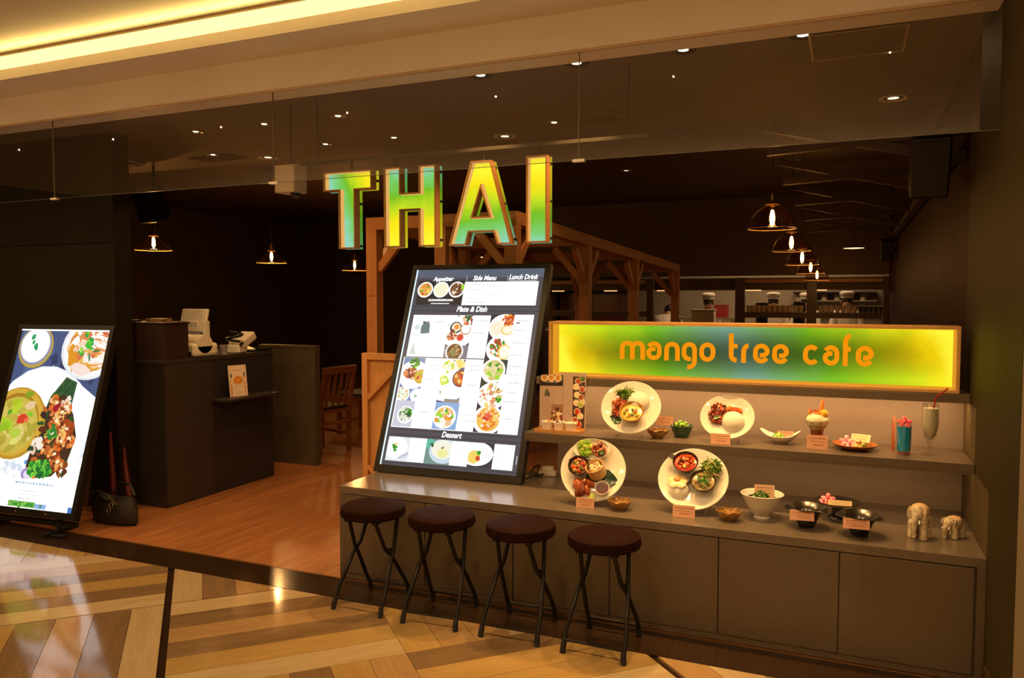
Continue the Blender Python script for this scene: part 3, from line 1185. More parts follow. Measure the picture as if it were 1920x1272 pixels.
rail = thing('sign_rail', 'thin dark metal rail under the ceiling that the four letters hang from', 'rail', (-1.9, LY + .05, 2.28))
q = B()
q.cbox((-1.93, LY + .05, 2.289), (2.06, .03, .018))
q.obj('rail_bar', mat('rail_paint', (.03, .022, .012, 1), .6), rail, True)
for x in (-2.85, -1.0):
    q = B()
    q.tube([(x, LY + .05, 2.298), (x, LY + .05, 2.651)], .0022, 6)
    q.obj('rail_wire', M_blackmetal, rail, True)
for ch, (poly, hole, rods, lab) in LETTERS.items():
    xm = sum(p[0] for p in poly) / len(poly)
    t = thing('letter_' + ch.lower() if False else 'hanging_letter', lab, 'letter', (xm, LY + .05, LB), 0, None)
    q = B()
    inn = offset_poly(poly, .0075)
    def ring(o, i_, y0, y1):
        n = len(o)
        for k in range(n):
            a, c = k, (k + 1) % n
            vs = [(o[a][0], y0, o[a][1]), (o[c][0], y0, o[c][1]), (i_[c][0], y0, i_[c][1]), (i_[a][0], y0, i_[a][1]),
                  (o[a][0], y1, o[a][1]), (o[c][0], y1, o[c][1]), (i_[c][0], y1, i_[c][1]), (i_[a][0], y1, i_[a][1])]
            q.add(vs, [(0, 1, 2, 3), (7, 6, 5, 4), (0, 4, 5, 1), (3, 2, 6, 7)])
    ring(poly, inn, LY, LY + TRAY)
    if hole:
        ring(hole, offset_poly(hole, -.0075), LY, LY + TRAY)
    q.obj('channel_frame', W_frame2, t, True, recalc=True)
    q = B()
    lin_ = offset_poly(poly, .0085)
    for o_, i_ in ((inn, lin_),) + (((offset_poly(hole, -.0075), offset_poly(hole, -.0085)),) if hole else ()):
        ring([(p[0], p[1]) for p in offset_poly(o_, .0001 if o_ is inn else -.0001)], i_, LY + .012, LY + TRAY - .007)
    q.obj('lit_wall_liner', M_liner, t, True)
    V, Fc = tri_fill(inn, offset_poly(hole, -.0075) if hole else None)
    q = B()
    q.add([(v[0] - xm, 0, v[2] - LB) for v in V], Fc)
    fm = letter_face_mat(ch)
    fo = q.obj('lit_face', fm, t)
    fo.location = (0, LY + TRAY - .006 - (LY + .05), 0)
    q = B()
    V2, F2 = tri_fill(poly, hole)
    q.add([(v[0] - xm, 0, v[2] - LB) for v in V2], F2)
    n = len(poly)
    q.add([(p[0] - xm, 0, p[1] - LB) for p in poly] + [(p[0] - xm, -.006, p[1] - LB) for p in poly], [(i, (i + 1) % n, (i + 1) % n + n, i + n) for i in range(n)])
    bp = q.obj('back_panel', letter_face_mat(ch, .55), t)
    bp.location = (0, LY + TRAY + .026 - (LY + .05), 0)
    q = B()
    V2, F2 = tri_fill(poly, hole)
    q.add([(v[0], LY + TRAY, v[2]) for v in V2], F2)
    q.obj('backing', M_black, t, True)
    for z in (LB + .05, LB + .22, LT - .04):
        for k, pt in enumerate([p for p in poly]):
            pass
    ends = {'T': [(-2.458, 2.165), (-2.570, 2.04), (-2.570, 1.80), (-2.77, 2.165)], 'H': [(-2.052, 2.19), (-2.052, 2.03), (-2.052, 1.82), (-2.366, 2.0)],
            'A': [(-1.724, 2.19), (-1.668, 2.0), (-1.612, 1.81), (-1.92, 1.9)], 'I': [(-1.413, 2.19), (-1.413, 2.0), (-1.413, 1.81), (-1.515, 2.0)]}[ch]
    for x, z in ends:
        q = B()
        q.tube([(x, LY + TRAY, z), (x, LY + TRAY + .034, z)], .008, 8)
        q.obj('standoff', M_blackmetal, t, True)
    for x, _ in rods:
        q = B()
        q.tube([(x, LY + .05, LT - .004), (x, LY + .05, 2.281)], .006, 8)
        q.obj('hanging_rod', M_blackmetal, t, True)

# ------------------------------------------------------------------ white two-sided sign box with camera dome
t = thing('exit_sign_box', 'plain white box hanging at the glass edge, seen from its side, next to letter T', 'sign box', (-3.05, .36, 2.11))
q = B()
q.box((-3.125, .30, 2.125), (-2.985, .42, 2.285))
q.obj('box_body', mat('box_enamel', (.50, .42, .32, 1), .5), t, True, bevel=.004)
q = B()
q.box((-2.9849, .31, 2.135), (-2.978, .41, 2.29))
q.obj('side_panel', mat('box_side', (.40, .32, .20, 1), .4), t, True)
q = B()
q.tube([(-3.05, .36, 2.284), (-3.05, .36, 2.651)], .003, 8)
q.obj('hanging_rod', M_blackmetal, t, True)
t = thing('dome_camera', 'small dark dome camera hanging below the white sign box', 'camera', (-3.02, .36, 2.125))
q = B()
q.lathe([(.03, 0), (.03, -.012)], 16)
q.obj('camera_base', M_plastic_blk, t)
q = B()
q.lathe([(.026, -.012), (.024, -.024), (.014, -.034), (.0001, -.037)], 16)
q.obj('dome', mat('dome_glass', (.03, .02, .02, 1), .08), t)

# ------------------------------------------------------------------ flat print for screens, menus and cards
class Print:
    """flat coloured shapes on a u,v page (0..1), stacked in thin layers; W, H in metres"""

    def __init__(s, W, H, M, nrm_up=1):
        s.W, s.H, s.M, s.b, s.k = W, H, M, B(M), 0
        s.cl = None

    def poly(s, pts, col, layer=0):
        if s.cl:
            u0, v0, u1, v1 = s.cl
            for fn in (lambda p: u0 - p[0], lambda p: p[0] - u1, lambda p: v0 - p[1], lambda p: p[1] - v1):
                pts = clip(pts, fn)
                if len(pts) < 3:
                    return
        s.k += 1
        d = .0002 + layer * .00012 + (s.k % 40) * .0000025
        s.b.add([(p[0] * s.W, p[1] * s.H, d) for p in pts], [tuple(range(len(pts)))], 0, col)

    def rect(s, u0, v0, u1, v1, col, layer=0):
        s.poly([(u0, v0), (u1, v0), (u1, v1), (u0, v1)], col, layer)

    def ell(s, u, v, ru, col, layer=1, rv=None, rot=0, n=22, a0=0, a1=360, jit=0):
        """ru, rv as fractions of the page width"""
        rv = ru if rv is None else rv
        k = s.W / s.H
        pts = []
        for i in range(n):
            a = radians(a0 + (a1 - a0) * i / (n if a1 - a0 == 360 else n - 1))
            j = 1 + random.uniform(-jit, jit)
            x, y = ru * cos(a) * j, rv * sin(a) * j
            pts.append((u + x * cos(rot) - y * sin(rot), v + (x * sin(rot) + y * cos(rot)) * k))
        s.poly(pts, col, layer)

    def bits(s, u, v, ru, pal, n, size, layer=3, rv=None, long=1.0, rot=None):
        rv = ru if rv is None else rv
        k = s.W / s.H
        for _ in range(n):
            a, r = random.uniform(0, 2 * pi), math.sqrt(random.random())
            sz = size * random.uniform(.5, 1.3)
            s.ell(u + ru * r * cos(a), v + rv * r * sin(a) * k, sz * long, random.choice(pal), layer + random.randint(0, 2), sz * random.uniform(.5, 1),
                  random.uniform(0, pi) if rot is None else rot, 8, jit=.2)

    def lines(s, u0, u1, v, h, col, words=6, layer=2, seed=0):
        """a line of tiny illegible print as broken strokes"""
        rd = random.Random(seed + int(v * 1000))
        u = u0
        while u < u1:
            wd = (u1 - u0) / words * rd.uniform(.25, .8)
            s.rect(u, v, min(u + wd, u1), v + h, col, layer)
            u += wd + (u1 - u0) / words * .25

    def obj(s, name, m, parent):
        return s.b.obj(name, m, parent)


def K(r, g, b, k=1 / 1.35):
    return rgb(r, g, b, k)


WHT = (1, 1, 1, 1)


def text_obj(body, size, M, m, parent, name='lettering', shear=0.0, align='CENTER', ext=.0003, bold=0.0, sx=1.0, recol=None):
    c = bpy.data.curves.new('txt', 'FONT')
    c.body = body
    c.size = size
    c.shear = shear
    c.align_x = align
    c.extrude = ext
    c.offset = bold
    c.resolution_u = 3
    o = bpy.data.objects.new('txt', c)
    COL.objects.link(o)
    dg = bpy.context.evaluated_depsgraph_get()
    me = bpy.data.meshes.new_from_object(o.evaluated_get(dg))
    bpy.data.objects.remove(o)
    me.transform(M @ Matrix.Diagonal((sx, 1, 1, 1)))
    me.materials.clear()
    me.materials.append(m)
    if recol:
        ca = me.color_attributes.new('Col', 'FLOAT_COLOR', 'CORNER')
        ca.data.foreach_set('color', list(recol) * len(me.loops))
    r = bpy.data.objects.new(name, me)
    COL.objects.link(r)
    r.parent = parent
    return r


M_ink = emis('screen_white', (1, 1, 1, 1), 1.3)
SLATE, SLATE2 = K(78, 76, 84), K(64, 62, 70)
GREEN, DGREEN, LGREEN = K(60, 150, 40), K(25, 95, 45), K(165, 215, 60)
RED, ORG, YEL, CRM, BRN = K(215, 70, 45), K(240, 150, 60), K(245, 215, 110), K(250, 240, 215), K(120, 70, 40)
MEAT = [K(190, 95, 55), K(150, 70, 45), K(225, 140, 90), K(120, 55, 40), K(235, 190, 150)]
SALAD = [GREEN, LGREEN, DGREEN, K(225, 235, 190), K(235, 150, 120)]
GREY = K(205, 208, 212)

# ------------------------------------------------------------------ menu screen on the counter
def lean_matrix(tilt):
    """page axes: u along +X, v up along a board leaning back by tilt, normal to the viewer"""
    return Matrix(((1, 0, 0, 0), (0, sin(tilt), -cos(tilt), 0), (0, cos(tilt), sin(tilt), 0), (0, 0, 0, 1)))


MW, ML, MT = .9139, 1.3037, .3935
menu = thing('menu_screen', 'tall black-framed backlit menu board leaning on the counter, headed Appetizer, Side Menu, Dessert', 'menu board', (-2.4968, .3629, BZ), .0319)
LM = lean_matrix(MT)
q = B(LM)
bot = [(.006, .0), (.006, .0445), (-.045, .0445), (-.045, .0195)]
q.add([(0, v, w_) for w_, v in bot] + [(MW, v, w_) for w_, v in bot], [(0, 1, 2, 3), (7, 6, 5, 4), (0, 4, 5, 1), (1, 5, 6, 2), (2, 6, 7, 3), (3, 7, 4, 0)])
for a, c in (((0, 1.2745), (MW, ML)), ((0, .0445), (.0315, 1.2745)), ((.8795, .0445), (MW, 1.2745))):
    q.box((a[0], a[1], -.045), (c[0], c[1], .006))
fr = q.obj('frame', M_plastic_blk, menu, bevel=.0015)
fr.location = (0, 0, .0008)
q = B(LM)
q.box((.03, .043, -.043), (.881, 1.276, -.010))
q.obj('back_shell', M_plastic_blk, menu)
q = B()
for x in (.15, .76):
    q.bar((x, .36, .86), (x, .31 + .04, .02), .02, .012)
    q.bar((x, .05, .012), (x, .40, .012), .02, .016)
q.obj('rear_stand', M_blackmetal, menu)
PW, PH = .848, 1.230
PM = LM @ Matrix.Translation((.0315, .0445, .000))
pr = Print(PW, PH, PM)
pr.rect(0, 0, 1, 1, SLATE)
for v in (.985, .955, .80, .775, .17, .145, .01):
    pr.rect(0, v, 1, v + .006, SLATE2, 1)
pr.rect(0, .955, 1, 1, K(92, 98, 116), 1)
pr.rect(.0, .0, .012, 1, K(230, 250, 255), 2)
# appetizer strip
pr.rect(.04, .81, .405, .94, K(52, 44, 46), 1)
for u, pal, base in ((.098, [RED, ORG, GREEN, YEL], K(230, 170, 90)), (.226, [CRM, K(245, 243, 200)], K(246, 244, 206)), (.350, [BRN, K(90, 50, 50), CRM, K(220, 190, 150)], K(130, 90, 60))):
    pr.ell(u, .891, .062, WHT, 2)
    pr.ell(u, .892, .052, base, 3)
    pr.bits(u, .892, .042, pal, 26, .011, 4)
pr.ell(.40, .905, .022, LGREEN, 4)
pr.rect(.408, .808, .967, .932, WHT, 6)
for v, a, c in ((.915, .46, .60), (.908, .60, .72), (.886, .43, .55), (.862, .46, .50), (.862, .62, .70), (.845, .44, .5), (.82, .46, .6)):
    pr.lines(a, c, v, .0045, GREY, 4, 7)
pr.lines(.14, .335, .829, .011, WHT, 12, 3)
pr.lines(.165, .31, .814, .005, WHT, 16, 3)
for u in (.415, .73):
    pr.rect(u, .938, u + .004, .962, K(190, 195, 205), 2)
pr.rect(.74, .935, .95, .938, K(220, 225, 230), 3)
# first row of plates
pr.rect(.045, .536, .65, .755, WHT, 1)
pr.rect(.03, .183, .965, .533, WHT, 1)
pr.rect(.65, .183, .967, .76, WHT, 1)
GB = K(105, 125, 125)
pr.poly([(.125, .655), (.195, .66), (.19, .70), (.175, .725), (.165, .72), (.135, .715), (.12, .69)], GB, 2)
pr.ell(.09, .69, .022, K(215, 228, 220), 2)
pr.poly([(.06, .55), (.12, .548), (.10, .58), (.085, .615), (.075, .58)], K(205, 218, 212), 2)
for v in (.64, .625, .61, .60, .588, .576, .563, .55):
    pr.lines(.14, .30, v, .0025, K(228, 230, 232), 5, 2)
pr.lines(.22, .30, .716, .008, GREY, 5, 2)
pr.lines(.07, .13, .645, .006, GREY, 4, 2)
# photo column 1
pr.cl = (.335, .536, .517, .754)
pr.rect(.3, .5, .52, .76, K(60, 62, 70), 2)
pr.ell(.36, .735, .045, WHT, 3)
pr.ell(.475, .735, .072, WHT, 3)
pr.bits(.482, .732, .045, MEAT, 24, .013, 4)
pr.bits(.485, .74, .022, [GREEN, DGREEN], 9, .012, 7)
pr.ell(.42, .655, .115, WHT, 3, .1)
pr.ell(.396, .69, .045, K(25, 35, 35), 4)
pr.ell(.398, .692, .034, CRM, 5)
pr.ell(.402, .694, .02, ORG, 6)
pr.ell(.473, .682, .042, K(205, 150, 95), 5)
pr.ell(.475, .684, .034, WHT, 6)
pr.bits(.372, .652, .034, MEAT + [RED, GREEN], 18, .014, 5)
pr.ell(.441, .64, .032, K(240, 225, 215), 5)
pr.ell(.441, .64, .025, RED, 6)
pr.rect(.3, .5, .52, .60, K(125, 120, 135), 6)
pr.ell(.415, .568, .068, WHT, 7)
pr.ell(.415, .568, .058, BRN, 8)
pr.bits(.415, .568, .05, [K(150, 110, 70), K(90, 70, 45), K(190, 160, 110), K(120, 130, 70)], 26, .014, 9)
pr.cl = None
pr.lines(.53, .64, .725, .006, GREY, 5, 3)
pr.lines(.535, .62, .662, .007, GREY, 4, 3)
pr.rect(.045, .532, .655, .537, SLATE2, 3)
# photo column 3
pr.cl = (.650, .184, .826, .762)
pr.rect(.6, .1, .83, .77, K(58, 50, 62), 2)
pr.ell(.76, .695, .112, WHT, 3, .098)
pr.bits(.785, .73, .045, [RED, ORG, K(200, 80, 40)], 34, .014, 4)
pr.ell(.71, .69, .055, CRM, 5)
pr.ell(.785, .68, .045, YEL, 5, .035)
pr.ell(.788, .682, .036, K(252, 246, 225), 6, .027)
pr.ell(.76, .588, .108, WHT, 4, .1)
pr.bits(.742, .59, .06, [RED, ORG, K(150, 90, 40), GREEN], 44, .014, 5)
pr.ell(.788, .572, .045, YEL, 8, .055)
pr.ell(.79, .572, .036, K(252, 248, 230), 9, .045)
pr.rect(.6, .40, .83, .535, K(50, 60, 50), 6)
pr.ell(.730, .478, .088, WHT, 7)
pr.ell(.732, .482, .072, K(215, 205, 130), 8)
pr.bits(.732, .478, .06, [K(235, 220, 160), GREEN, CRM, K(225, 160, 120), LGREEN], 30, .015, 9)
pr.ell(.825, .43, .05, WHT, 8)
pr.ell(.745, .357, .105, WHT, 8, .095)
pr.bits(.745, .357, .08, [K(240, 215, 165), K(245, 190, 160), YEL, CRM, K(225, 150, 110)], 50, .016, 9)
pr.bits(.80, .34, .02, [GREEN, LGREEN], 9, .014, 12)
pr.bits(.755, .385, .04, [BRN, K(180, 150, 80)], 9, .007, 12)
pr.ell(.745, .245, .108, WHT, 9, .1)
pr.ell(.748, .248, .085, K(245, 190, 90), 10)
pr.bits(.75, .248, .075, [ORG, YEL, K(235, 130, 40), CRM], 46, .017, 11)
pr.bits(.742, .258, .026, [RED, K(240, 110, 80)], 12, .014, 14)
pr.cl = None
for n, v in enumerate((.725, .678, .615, .555, .50, .46, .42, .375, .33, .25)):
    pr.lines(.84, .94 if n % 2 == 0 else .92, v, .007, GREY, 5, 3, n)
# lower grid, columns 1 and 2
pr.cl = (.037, .315, .205, .531)
pr.rect(0, .3, .21, .54, K(120, 140, 185), 2)
pr.ell(.13, .445, .115, WHT, 3, .105)
pr.bits(.125, .505, .035, SALAD[:4], 26, .015, 4)
pr.bits(.105, .45, .045, MEAT, 40, .017, 5)
pr.ell(.19, .437, .052, K(205, 160, 50), 7)
pr.ell(.192, .437, .042, K(200, 185, 60), 8)
pr.bits(.192, .437, .03, [RED, YEL, LGREEN, K(180, 160, 50)], 14, .013, 9)
pr.ell(.075, .345, .055, WHT, 6)
pr.bits(.075, .345, .042, [CRM, K(235, 200, 160), K(200, 215, 160)], 22, .012, 7)
pr.ell(.185, .342, .05, WHT, 6)
pr.bits(.182, .343, .012, [GREEN], 3, .008, 7)
pr.cl = (.037, .186, .185, .315)
pr.rect(0, .1, .2, .32, K(205, 208, 222), 2)
pr.ell(.125, .245, .062, WHT, 3)
pr.ell(.125, .247, .053, K(190, 200, 180), 4)
pr.bits(.125, .247, .044, [K(230, 235, 215), DGREEN, GREEN, K(120, 140, 110), WHT], 34, .015, 5)
pr.cl = (.343, .315, .515, .53)
pr.rect(.3, .3, .52, .54, K(70, 85, 130), 2)
pr.ell(.38, .492, .062, WHT, 3)
pr.bits(.382, .492, .045, [CRM, YEL, LGREEN], 22, .014, 4)
pr.bits(.47, .515, .05, [K(250, 235, 190), YEL, WHT], 20, .018, 3)
pr.ell(.42, .40, .13, WHT, 4, .12)
pr.bits(.375, .425, .034, [LGREEN, K(200, 225, 80), K(235, 245, 170)], 30, .014, 5)
pr.ell(.498, .435, .062, K(50, 45, 60), 6)
pr.ell(.498, .435, .054, K(195, 85, 35), 7)
pr.bits(.498, .435, .044, [RED, ORG, K(170, 50, 30), YEL], 26, .014, 8)
pr.ell(.37, .357, .05, WHT, 7)
pr.bits(.37, .358, .014, [GREEN], 3, .008, 8)
pr.rect(.40, .31, .52, .333, K(150, 142, 138), 8)
pr.cl = (.343, .186, .523, .315)
pr.rect(.3, .1, .53, .32, K(140, 175, 220), 2)
pr.ell(.425, .245, .085, WHT, 3, .08)
pr.ell(.425, .255, .068, K(240, 190, 110), 4, .055)
pr.bits(.425, .24, .06, [GREEN, LGREEN, CRM, ORG, K(235, 200, 150), WHT], 46, .016, 5)
pr.cl = None
for n, (u, v) in enumerate(((.235, .49), (.235, .475), (.22, .42), (.56, .495), (.56, .475), (.545, .40), (.24, .26), (.575, .26), (.58, .23))):
    pr.lines(u, u + .07, v, .007, GREY, 4, 3, n)
# dessert strip
pr.rect(.034, .022, .215, .137, K(232, 236, 242), 1)
pr.cl = (.034, .022, .215, .137)
pr.ell(.10, .085, .09, WHT, 2, .075)
pr.bits(.09, .078, .02, [GREEN], 5, .016, 4)
pr.bits(.105, .105, .01, [YEL], 2, .012, 4)
pr.ell(.17, .05, .05, K(200, 205, 215), 2, .012, .5)
pr.cl = None
pr.rect(.205, .023, .335, .137, WHT, 2)
pr.cl = (.327, .022, .52, .138)
pr.rect(.3, 0, .55, .2, K(120, 150, 140), 2)
pr.ell(.46, .085, .105, K(205, 222, 235), 3, .085)
pr.ell(.455, .092, .085, K(244, 242, 225), 4, .065)
pr.ell(.455, .075, .04, K(240, 238, 160), 5, .03)
pr.ell(.452, .10, .012, BRN, 6, .005, .4)
pr.bits(.35, .115, .03, [DGREEN, K(90, 190, 160)], 6, .02, 5)
pr.cl = None
pr.rect(.517, .023, .645, .136, WHT, 5)
pr.cl = (.643, .022, .825, .136)
pr.rect(.6, 0, .83, .2, K(62, 60, 66), 2)
pr.ell(.70, .085, .12, WHT, 3, .08)
pr.ell(.685, .07, .045, YEL, 4, .045)
pr.bits(.72, .062, .014, [RED, BRN], 4, .014, 5)
pr.bits(.72, .088, .014, [LGREEN, GREEN], 4, .012, 5)
pr.cl = None
pr.rect(.822, .022, .965, .136, WHT, 5)
for n, (u, v) in enumerate(((.23, .1), (.54, .1), (.84, .1), (.84, .06))):
    pr.lines(u, u + .07, v, .005, K(235, 236, 238), 4, 7, n)
pr.rect(.985, .05, .988, .09, WHT, 3)
pr.obj('printed_page', M_screen, menu)
for body, u, v, sz in (('Appetizer', .23, .938, .040), ('Side Menu', .555, .940, .043), ('Lunch Drink', .847, .944, .043), ('Plate & Dish', .495, .774, .048), ('Dessert', .50, .150, .046)):
    T = PM @ Matrix.Translation((u * PW, v * PH, .0016))
    text_obj(body, sz, T, M_ink, menu, 'heading', shear=.22, bold=.0012, sx=.83)
T = PM @ Matrix.Translation((.06 * PW, .30, .003))

# ------------------------------------------------------------------ poster screen on the threshold
PW2, PH2, PT = .781, 1.1965, .2899
post = thing('poster_screen', 'backlit poster of curry dishes on blue slate, in a slim black frame on floor stand', 'poster stand', (-5.2588, -.1073, 0), .0772)
LP = Matrix.Translation((0, 0, .14)) @ lean_matrix(PT)
q = B(LP)
m = .033
for a, c in (((-m, -.045), (PW2 + m, 0)), ((-m, PH2), (PW2 + m, PH2 + m)), ((-m, 0), (0, PH2)), ((PW2, 0), (PW2 + m, PH2))):
    q.box((a[0], a[1], -.045), (c[0], c[1], .006))
q.obj('frame', M_plastic_blk, post, bevel=.0015)
q = B(LP)
q.box((0, 0, -.043), (PW2, PH2, -.010))
q.obj('back_shell', M_plastic_blk, post)
for u in (.10, .41, .74):
    q = B(LP @ Matrix.Translation((u * PW2, -.022, .006)))
    q.lathe([(.006, 0), (.006, .004), (.0001, .006)], 12)
    q.obj('brass_screw', M_brass, post)
q = B()
for x in (.10, .66):
    q.bar((x, -.10, .012), (x, .12, .012), .03, .02)
    q.bar((x, .0, .02), (x, .045, .16), .03, .02)
q.bar((-.02, .02, .06), (PW2 + .02, .02, .06), .03, .03)
q.bar((.70, -.075, .012), (.80, -.075, .012), .03, .02)
q.obj('foot', M_blackmetal, post)
for x0, x1 in ((.745, .30), (.05, .20)):
    q = B()
    q.bar((x0, .24, .80), (x1, .545, .012), .030, .014)
    q.obj('rear_strut', mat('strut_brown', (.16, .08, .03, 1), .4), post)
PM2 = LP @ Matrix.Translation((0, 0, 0))
ps = Print(PW2, PH2, PM2)
ps.cl = (0, 0, 1, 1)
BL = [K(72, 88, 130), K(60, 74, 112), K(86, 104, 150), K(52, 62, 98)]
ps.rect(0, 0, 1, 1, K(70, 86, 128))
for _ in range(60):
    u, v = random.random(), random.uniform(.4, 1)
    ps.ell(u, v, random.uniform(.02, .09), random.choice(BL), 1, random.uniform(.02, .06), random.uniform(0, 3), 10, jit=.3)
ps.rect(0, .992, 1, 1, WHT, 30)
# cream pudding bowl
ps.ell(.205, .895, .200, K(190, 160, 70), 2, .19)
ps.ell(.20, .90, .182, K(150, 150, 175), 3, .17)
ps.ell(.195, .905, .165, WHT, 4, .155)
for (u, v, r) in ((.155, .955, .028), (.17, .925, .022), (.205, .90, .03), (.215, .885, .02)):
    ps.ell(u, v, r, K(40, 160, 95), 5, r * .75, 1.2, 10, jit=.2)
# noodle bowl
ps.ell(.83, .90, .325, K(232, 236, 240), 2, .285)
ps.ell(.835, .90, .305, K(250, 250, 250), 3, .265)
ps.ell(.84, .905, .262, K(225, 165, 60), 4, .222)
ps.bits(.84, .905, .235, [K(235, 180, 90), K(245, 205, 150), K(215, 140, 60)], 60, .04, 4, .20, 1.3)
ps.bits(.85, .925, .22, [K(252, 240, 220), K(245, 215, 190), K(250, 235, 225), K(225, 140, 80), WHT, K(215, 110, 70)], 130, .034, 5, .18, 1.5)
for k in range(18):
    ps.ell(random.uniform(.84, 1.0), random.uniform(.80, .97), .09, random.choice((WHT, K(252, 225, 200), K(235, 150, 90))), 8, .009, random.uniform(-.3, .3), 10)
ps.ell(.76, .775, .11, K(250, 225, 215), 8, .05, -.2, 16, jit=.12)
ps.ell(.66, .84, .06, K(225, 150, 40), 6, .12, .2, 14, jit=.2)
for (u, v) in ((.765, .983), (.79, .925), (.825, .93), (.83, .90), (.80, .905), (.73, .875), (.81, .94)):
    ps.bits(u, v, .024, [K(70, 190, 60), K(45, 160, 70), K(140, 215, 50)], 5, .022, 9)
ps.ell(.90, .882, .045, K(60, 130, 60), 9, .009, .1)
ps.ell(.835, .845, .012, K(95, 140, 100), 9, .04, .2)
# big white plate, leaf, curry bowl
ps.ell(.42, .40, .59, K(240, 246, 255), 2, .595)
ps.ell(.41, .405, .57, WHT, 3, .57)
ps.poly([(.634, .729), (.764, .70), (.74, .36), (.48, .30), (.44, .45), (.50, .61)], K(45, 85, 50), 4)
for _ in range(26):
    t_ = random.random()
    ps.ell(.62 + random.uniform(-.1, .1), .55 + random.uniform(-.1, .15), .03, random.choice((K(60, 105, 55), K(35, 70, 45), K(70, 95, 45))), 5, .009, .9, 8)
ps.poly([(.62, .735), (.50, .612), (.40, .60), (.45, .79)], WHT, 6)
ps.poly([(.775, .70), (.80, .52), (1, .40), (1, .62)], WHT, 6)
ps.ell(.17, .455, .335, K(190, 145, 45), 7, .315)
ps.ell(.165, .46, .315, K(215, 170, 60), 8, .295)
ps.ell(.155, .455, .275, K(170, 125, 35), 9, .262)
ps.ell(.16, .445, .262, K(205, 185, 75), 10, .245)
ps.bits(.16, .44, .22, [K(225, 205, 120), K(195, 175, 70), K(215, 190, 90), K(180, 165, 60)], 60, .045, 11, .2, 1.4)
for (u, v, rr, cc) in ((.14, .57, .06, K(175, 195, 40)), (.155, .54, .07, K(190, 210, 50)), (.08, .45, .08, K(170, 205, 45)), (.05, .43, .07, K(150, 190, 40)), (.19, .40, .07, K(185, 205, 70)), (.26, .62, .05, K(140, 160, 40)),
                      (.08, .515, .03, K(90, 160, 40)), (.322, .508, .032, K(130, 195, 50)), (.24, .48, .065, K(215, 65, 40)), (.29, .475, .03, K(240, 110, 70)), (.2, .35, .05, K(225, 220, 110)), (.30, .56, .06, K(235, 200, 150))):
    ps.ell(u, v, rr, cc, 14, rr * .6, random.uniform(-.4, .8), 12, jit=.18)
# fried chicken and herbs
ps.poly([(.50, .60), (.66, .63), (.80, .52), (.88, .40), (.84, .27), (.70, .18), (.50, .16), (.40, .22), (.42, .34), (.50, .42), (.52, .52)], K(70, 48, 32), 14)
for _ in range(70):
    u, v = random.uniform(.46, .84), random.uniform(.19, .60)
    if abs((u - .62) - (.40 - v) * .25) < .19:
        ps.ell(u, v, random.uniform(.02, .05), random.choice((K(150, 70, 30), K(190, 100, 45), K(100, 50, 28), K(50, 85, 40), K(60, 40, 40), K(210, 130, 70))), 14, random.uniform(.012, .03), random.uniform(0, 3), 9, jit=.25)
for (u, v, rr) in ((.58, .57, .085), (.70, .55, .07), (.62, .47, .08), (.75, .43, .11), (.80, .38, .09), (.72, .36, .08), (.60, .40, .075), (.68, .29, .085), (.73, .25, .075), (.52, .33, .07), (.66, .52, .07)):
    ps.ell(u, v, rr, random.choice((K(190, 90, 35), K(215, 120, 50), K(170, 75, 35))), 15, rr * .75, random.uniform(0, 3), 14, jit=.18)
    ps.bits(u, v, rr * .7, [K(235, 160, 80), K(245, 195, 120), K(150, 60, 30), K(225, 110, 45), K(110, 45, 30)], 20, .022, 16)
    ps.ell(u + .01, v + .012, .022, K(255, 235, 190), 20, .016, 0, 8, jit=.3)
ps.ell(.60, .555, .05, K(160, 30, 45), 19, .03, .8, 10, jit=.2)
ps.bits(.70, .575, .06, [K(250, 235, 225), K(245, 205, 180)], 12, .02, 19)
ps.bits(.61, .42, .05, [K(45, 130, 50), K(90, 160, 60)], 14, .024, 19)
ps.bits(.46, .34, .06, [K(235, 200, 170), K(250, 235, 220), K(40, 70, 45)], 24, .03, 19)
ps.bits(.56, .215, .13, [K(45, 140, 50), K(90, 185, 55), K(30, 105, 50), K(125, 205, 70)], 70, .028, 19, .07)
ps.bits(.22, .2, .16, [WHT, K(235, 240, 250), K(215, 225, 240)], 40, .03, 13, .05)
ps.ell(.43, .185, .06, K(170, 140, 200), 19, .05, .3, 14, jit=.1)
ps.ell(.44, .18, .045, K(235, 225, 245), 20, .035)
ps.ell(.51, .175, .022, ORG, 21, .03)
ps.bits(.17, .2, .13, [WHT, K(225, 235, 245)], 26, .03, 12, .06)
ps.ell(.40, .245, .03, K(110, 160, 225), 13, .02)
# caption on the white lower part
ps.poly([(0, .155), (.36, .155), (.80, .165), (1, .30), (1, 0), (0, 0)], WHT, 23)
for (u0, u1, v, h, nw, c) in ((.33, .75, .128, .012, 9, K(175, 195, 225)), (.40, .57, .088, .007, 7, K(205, 214, 222)), (.40, .66, .070, .006, 10, K(215, 220, 226)), (.40, .53, .045, .011, 5, K(200, 205, 205))):
    ps.lines(u0, u1, v, h, c, nw, 24)
ps.rect(.30, .006, .595, .036, K(100, 170, 60), 24)
ps.bits(.45, .02, .13, [K(60, 150, 50), K(140, 200, 90)], 16, .02, 25, .012)
ps.rect(.595, .004, .72, .03, K(150, 185, 230), 24)
ps.bits(.66, .02, .03, [K(60, 130, 90)], 3, .014, 25, .01)
ps.rect(.955, 0, 1, .03, K(70, 120, 190), 24)
ps.obj('printed_page', M_screen, post)

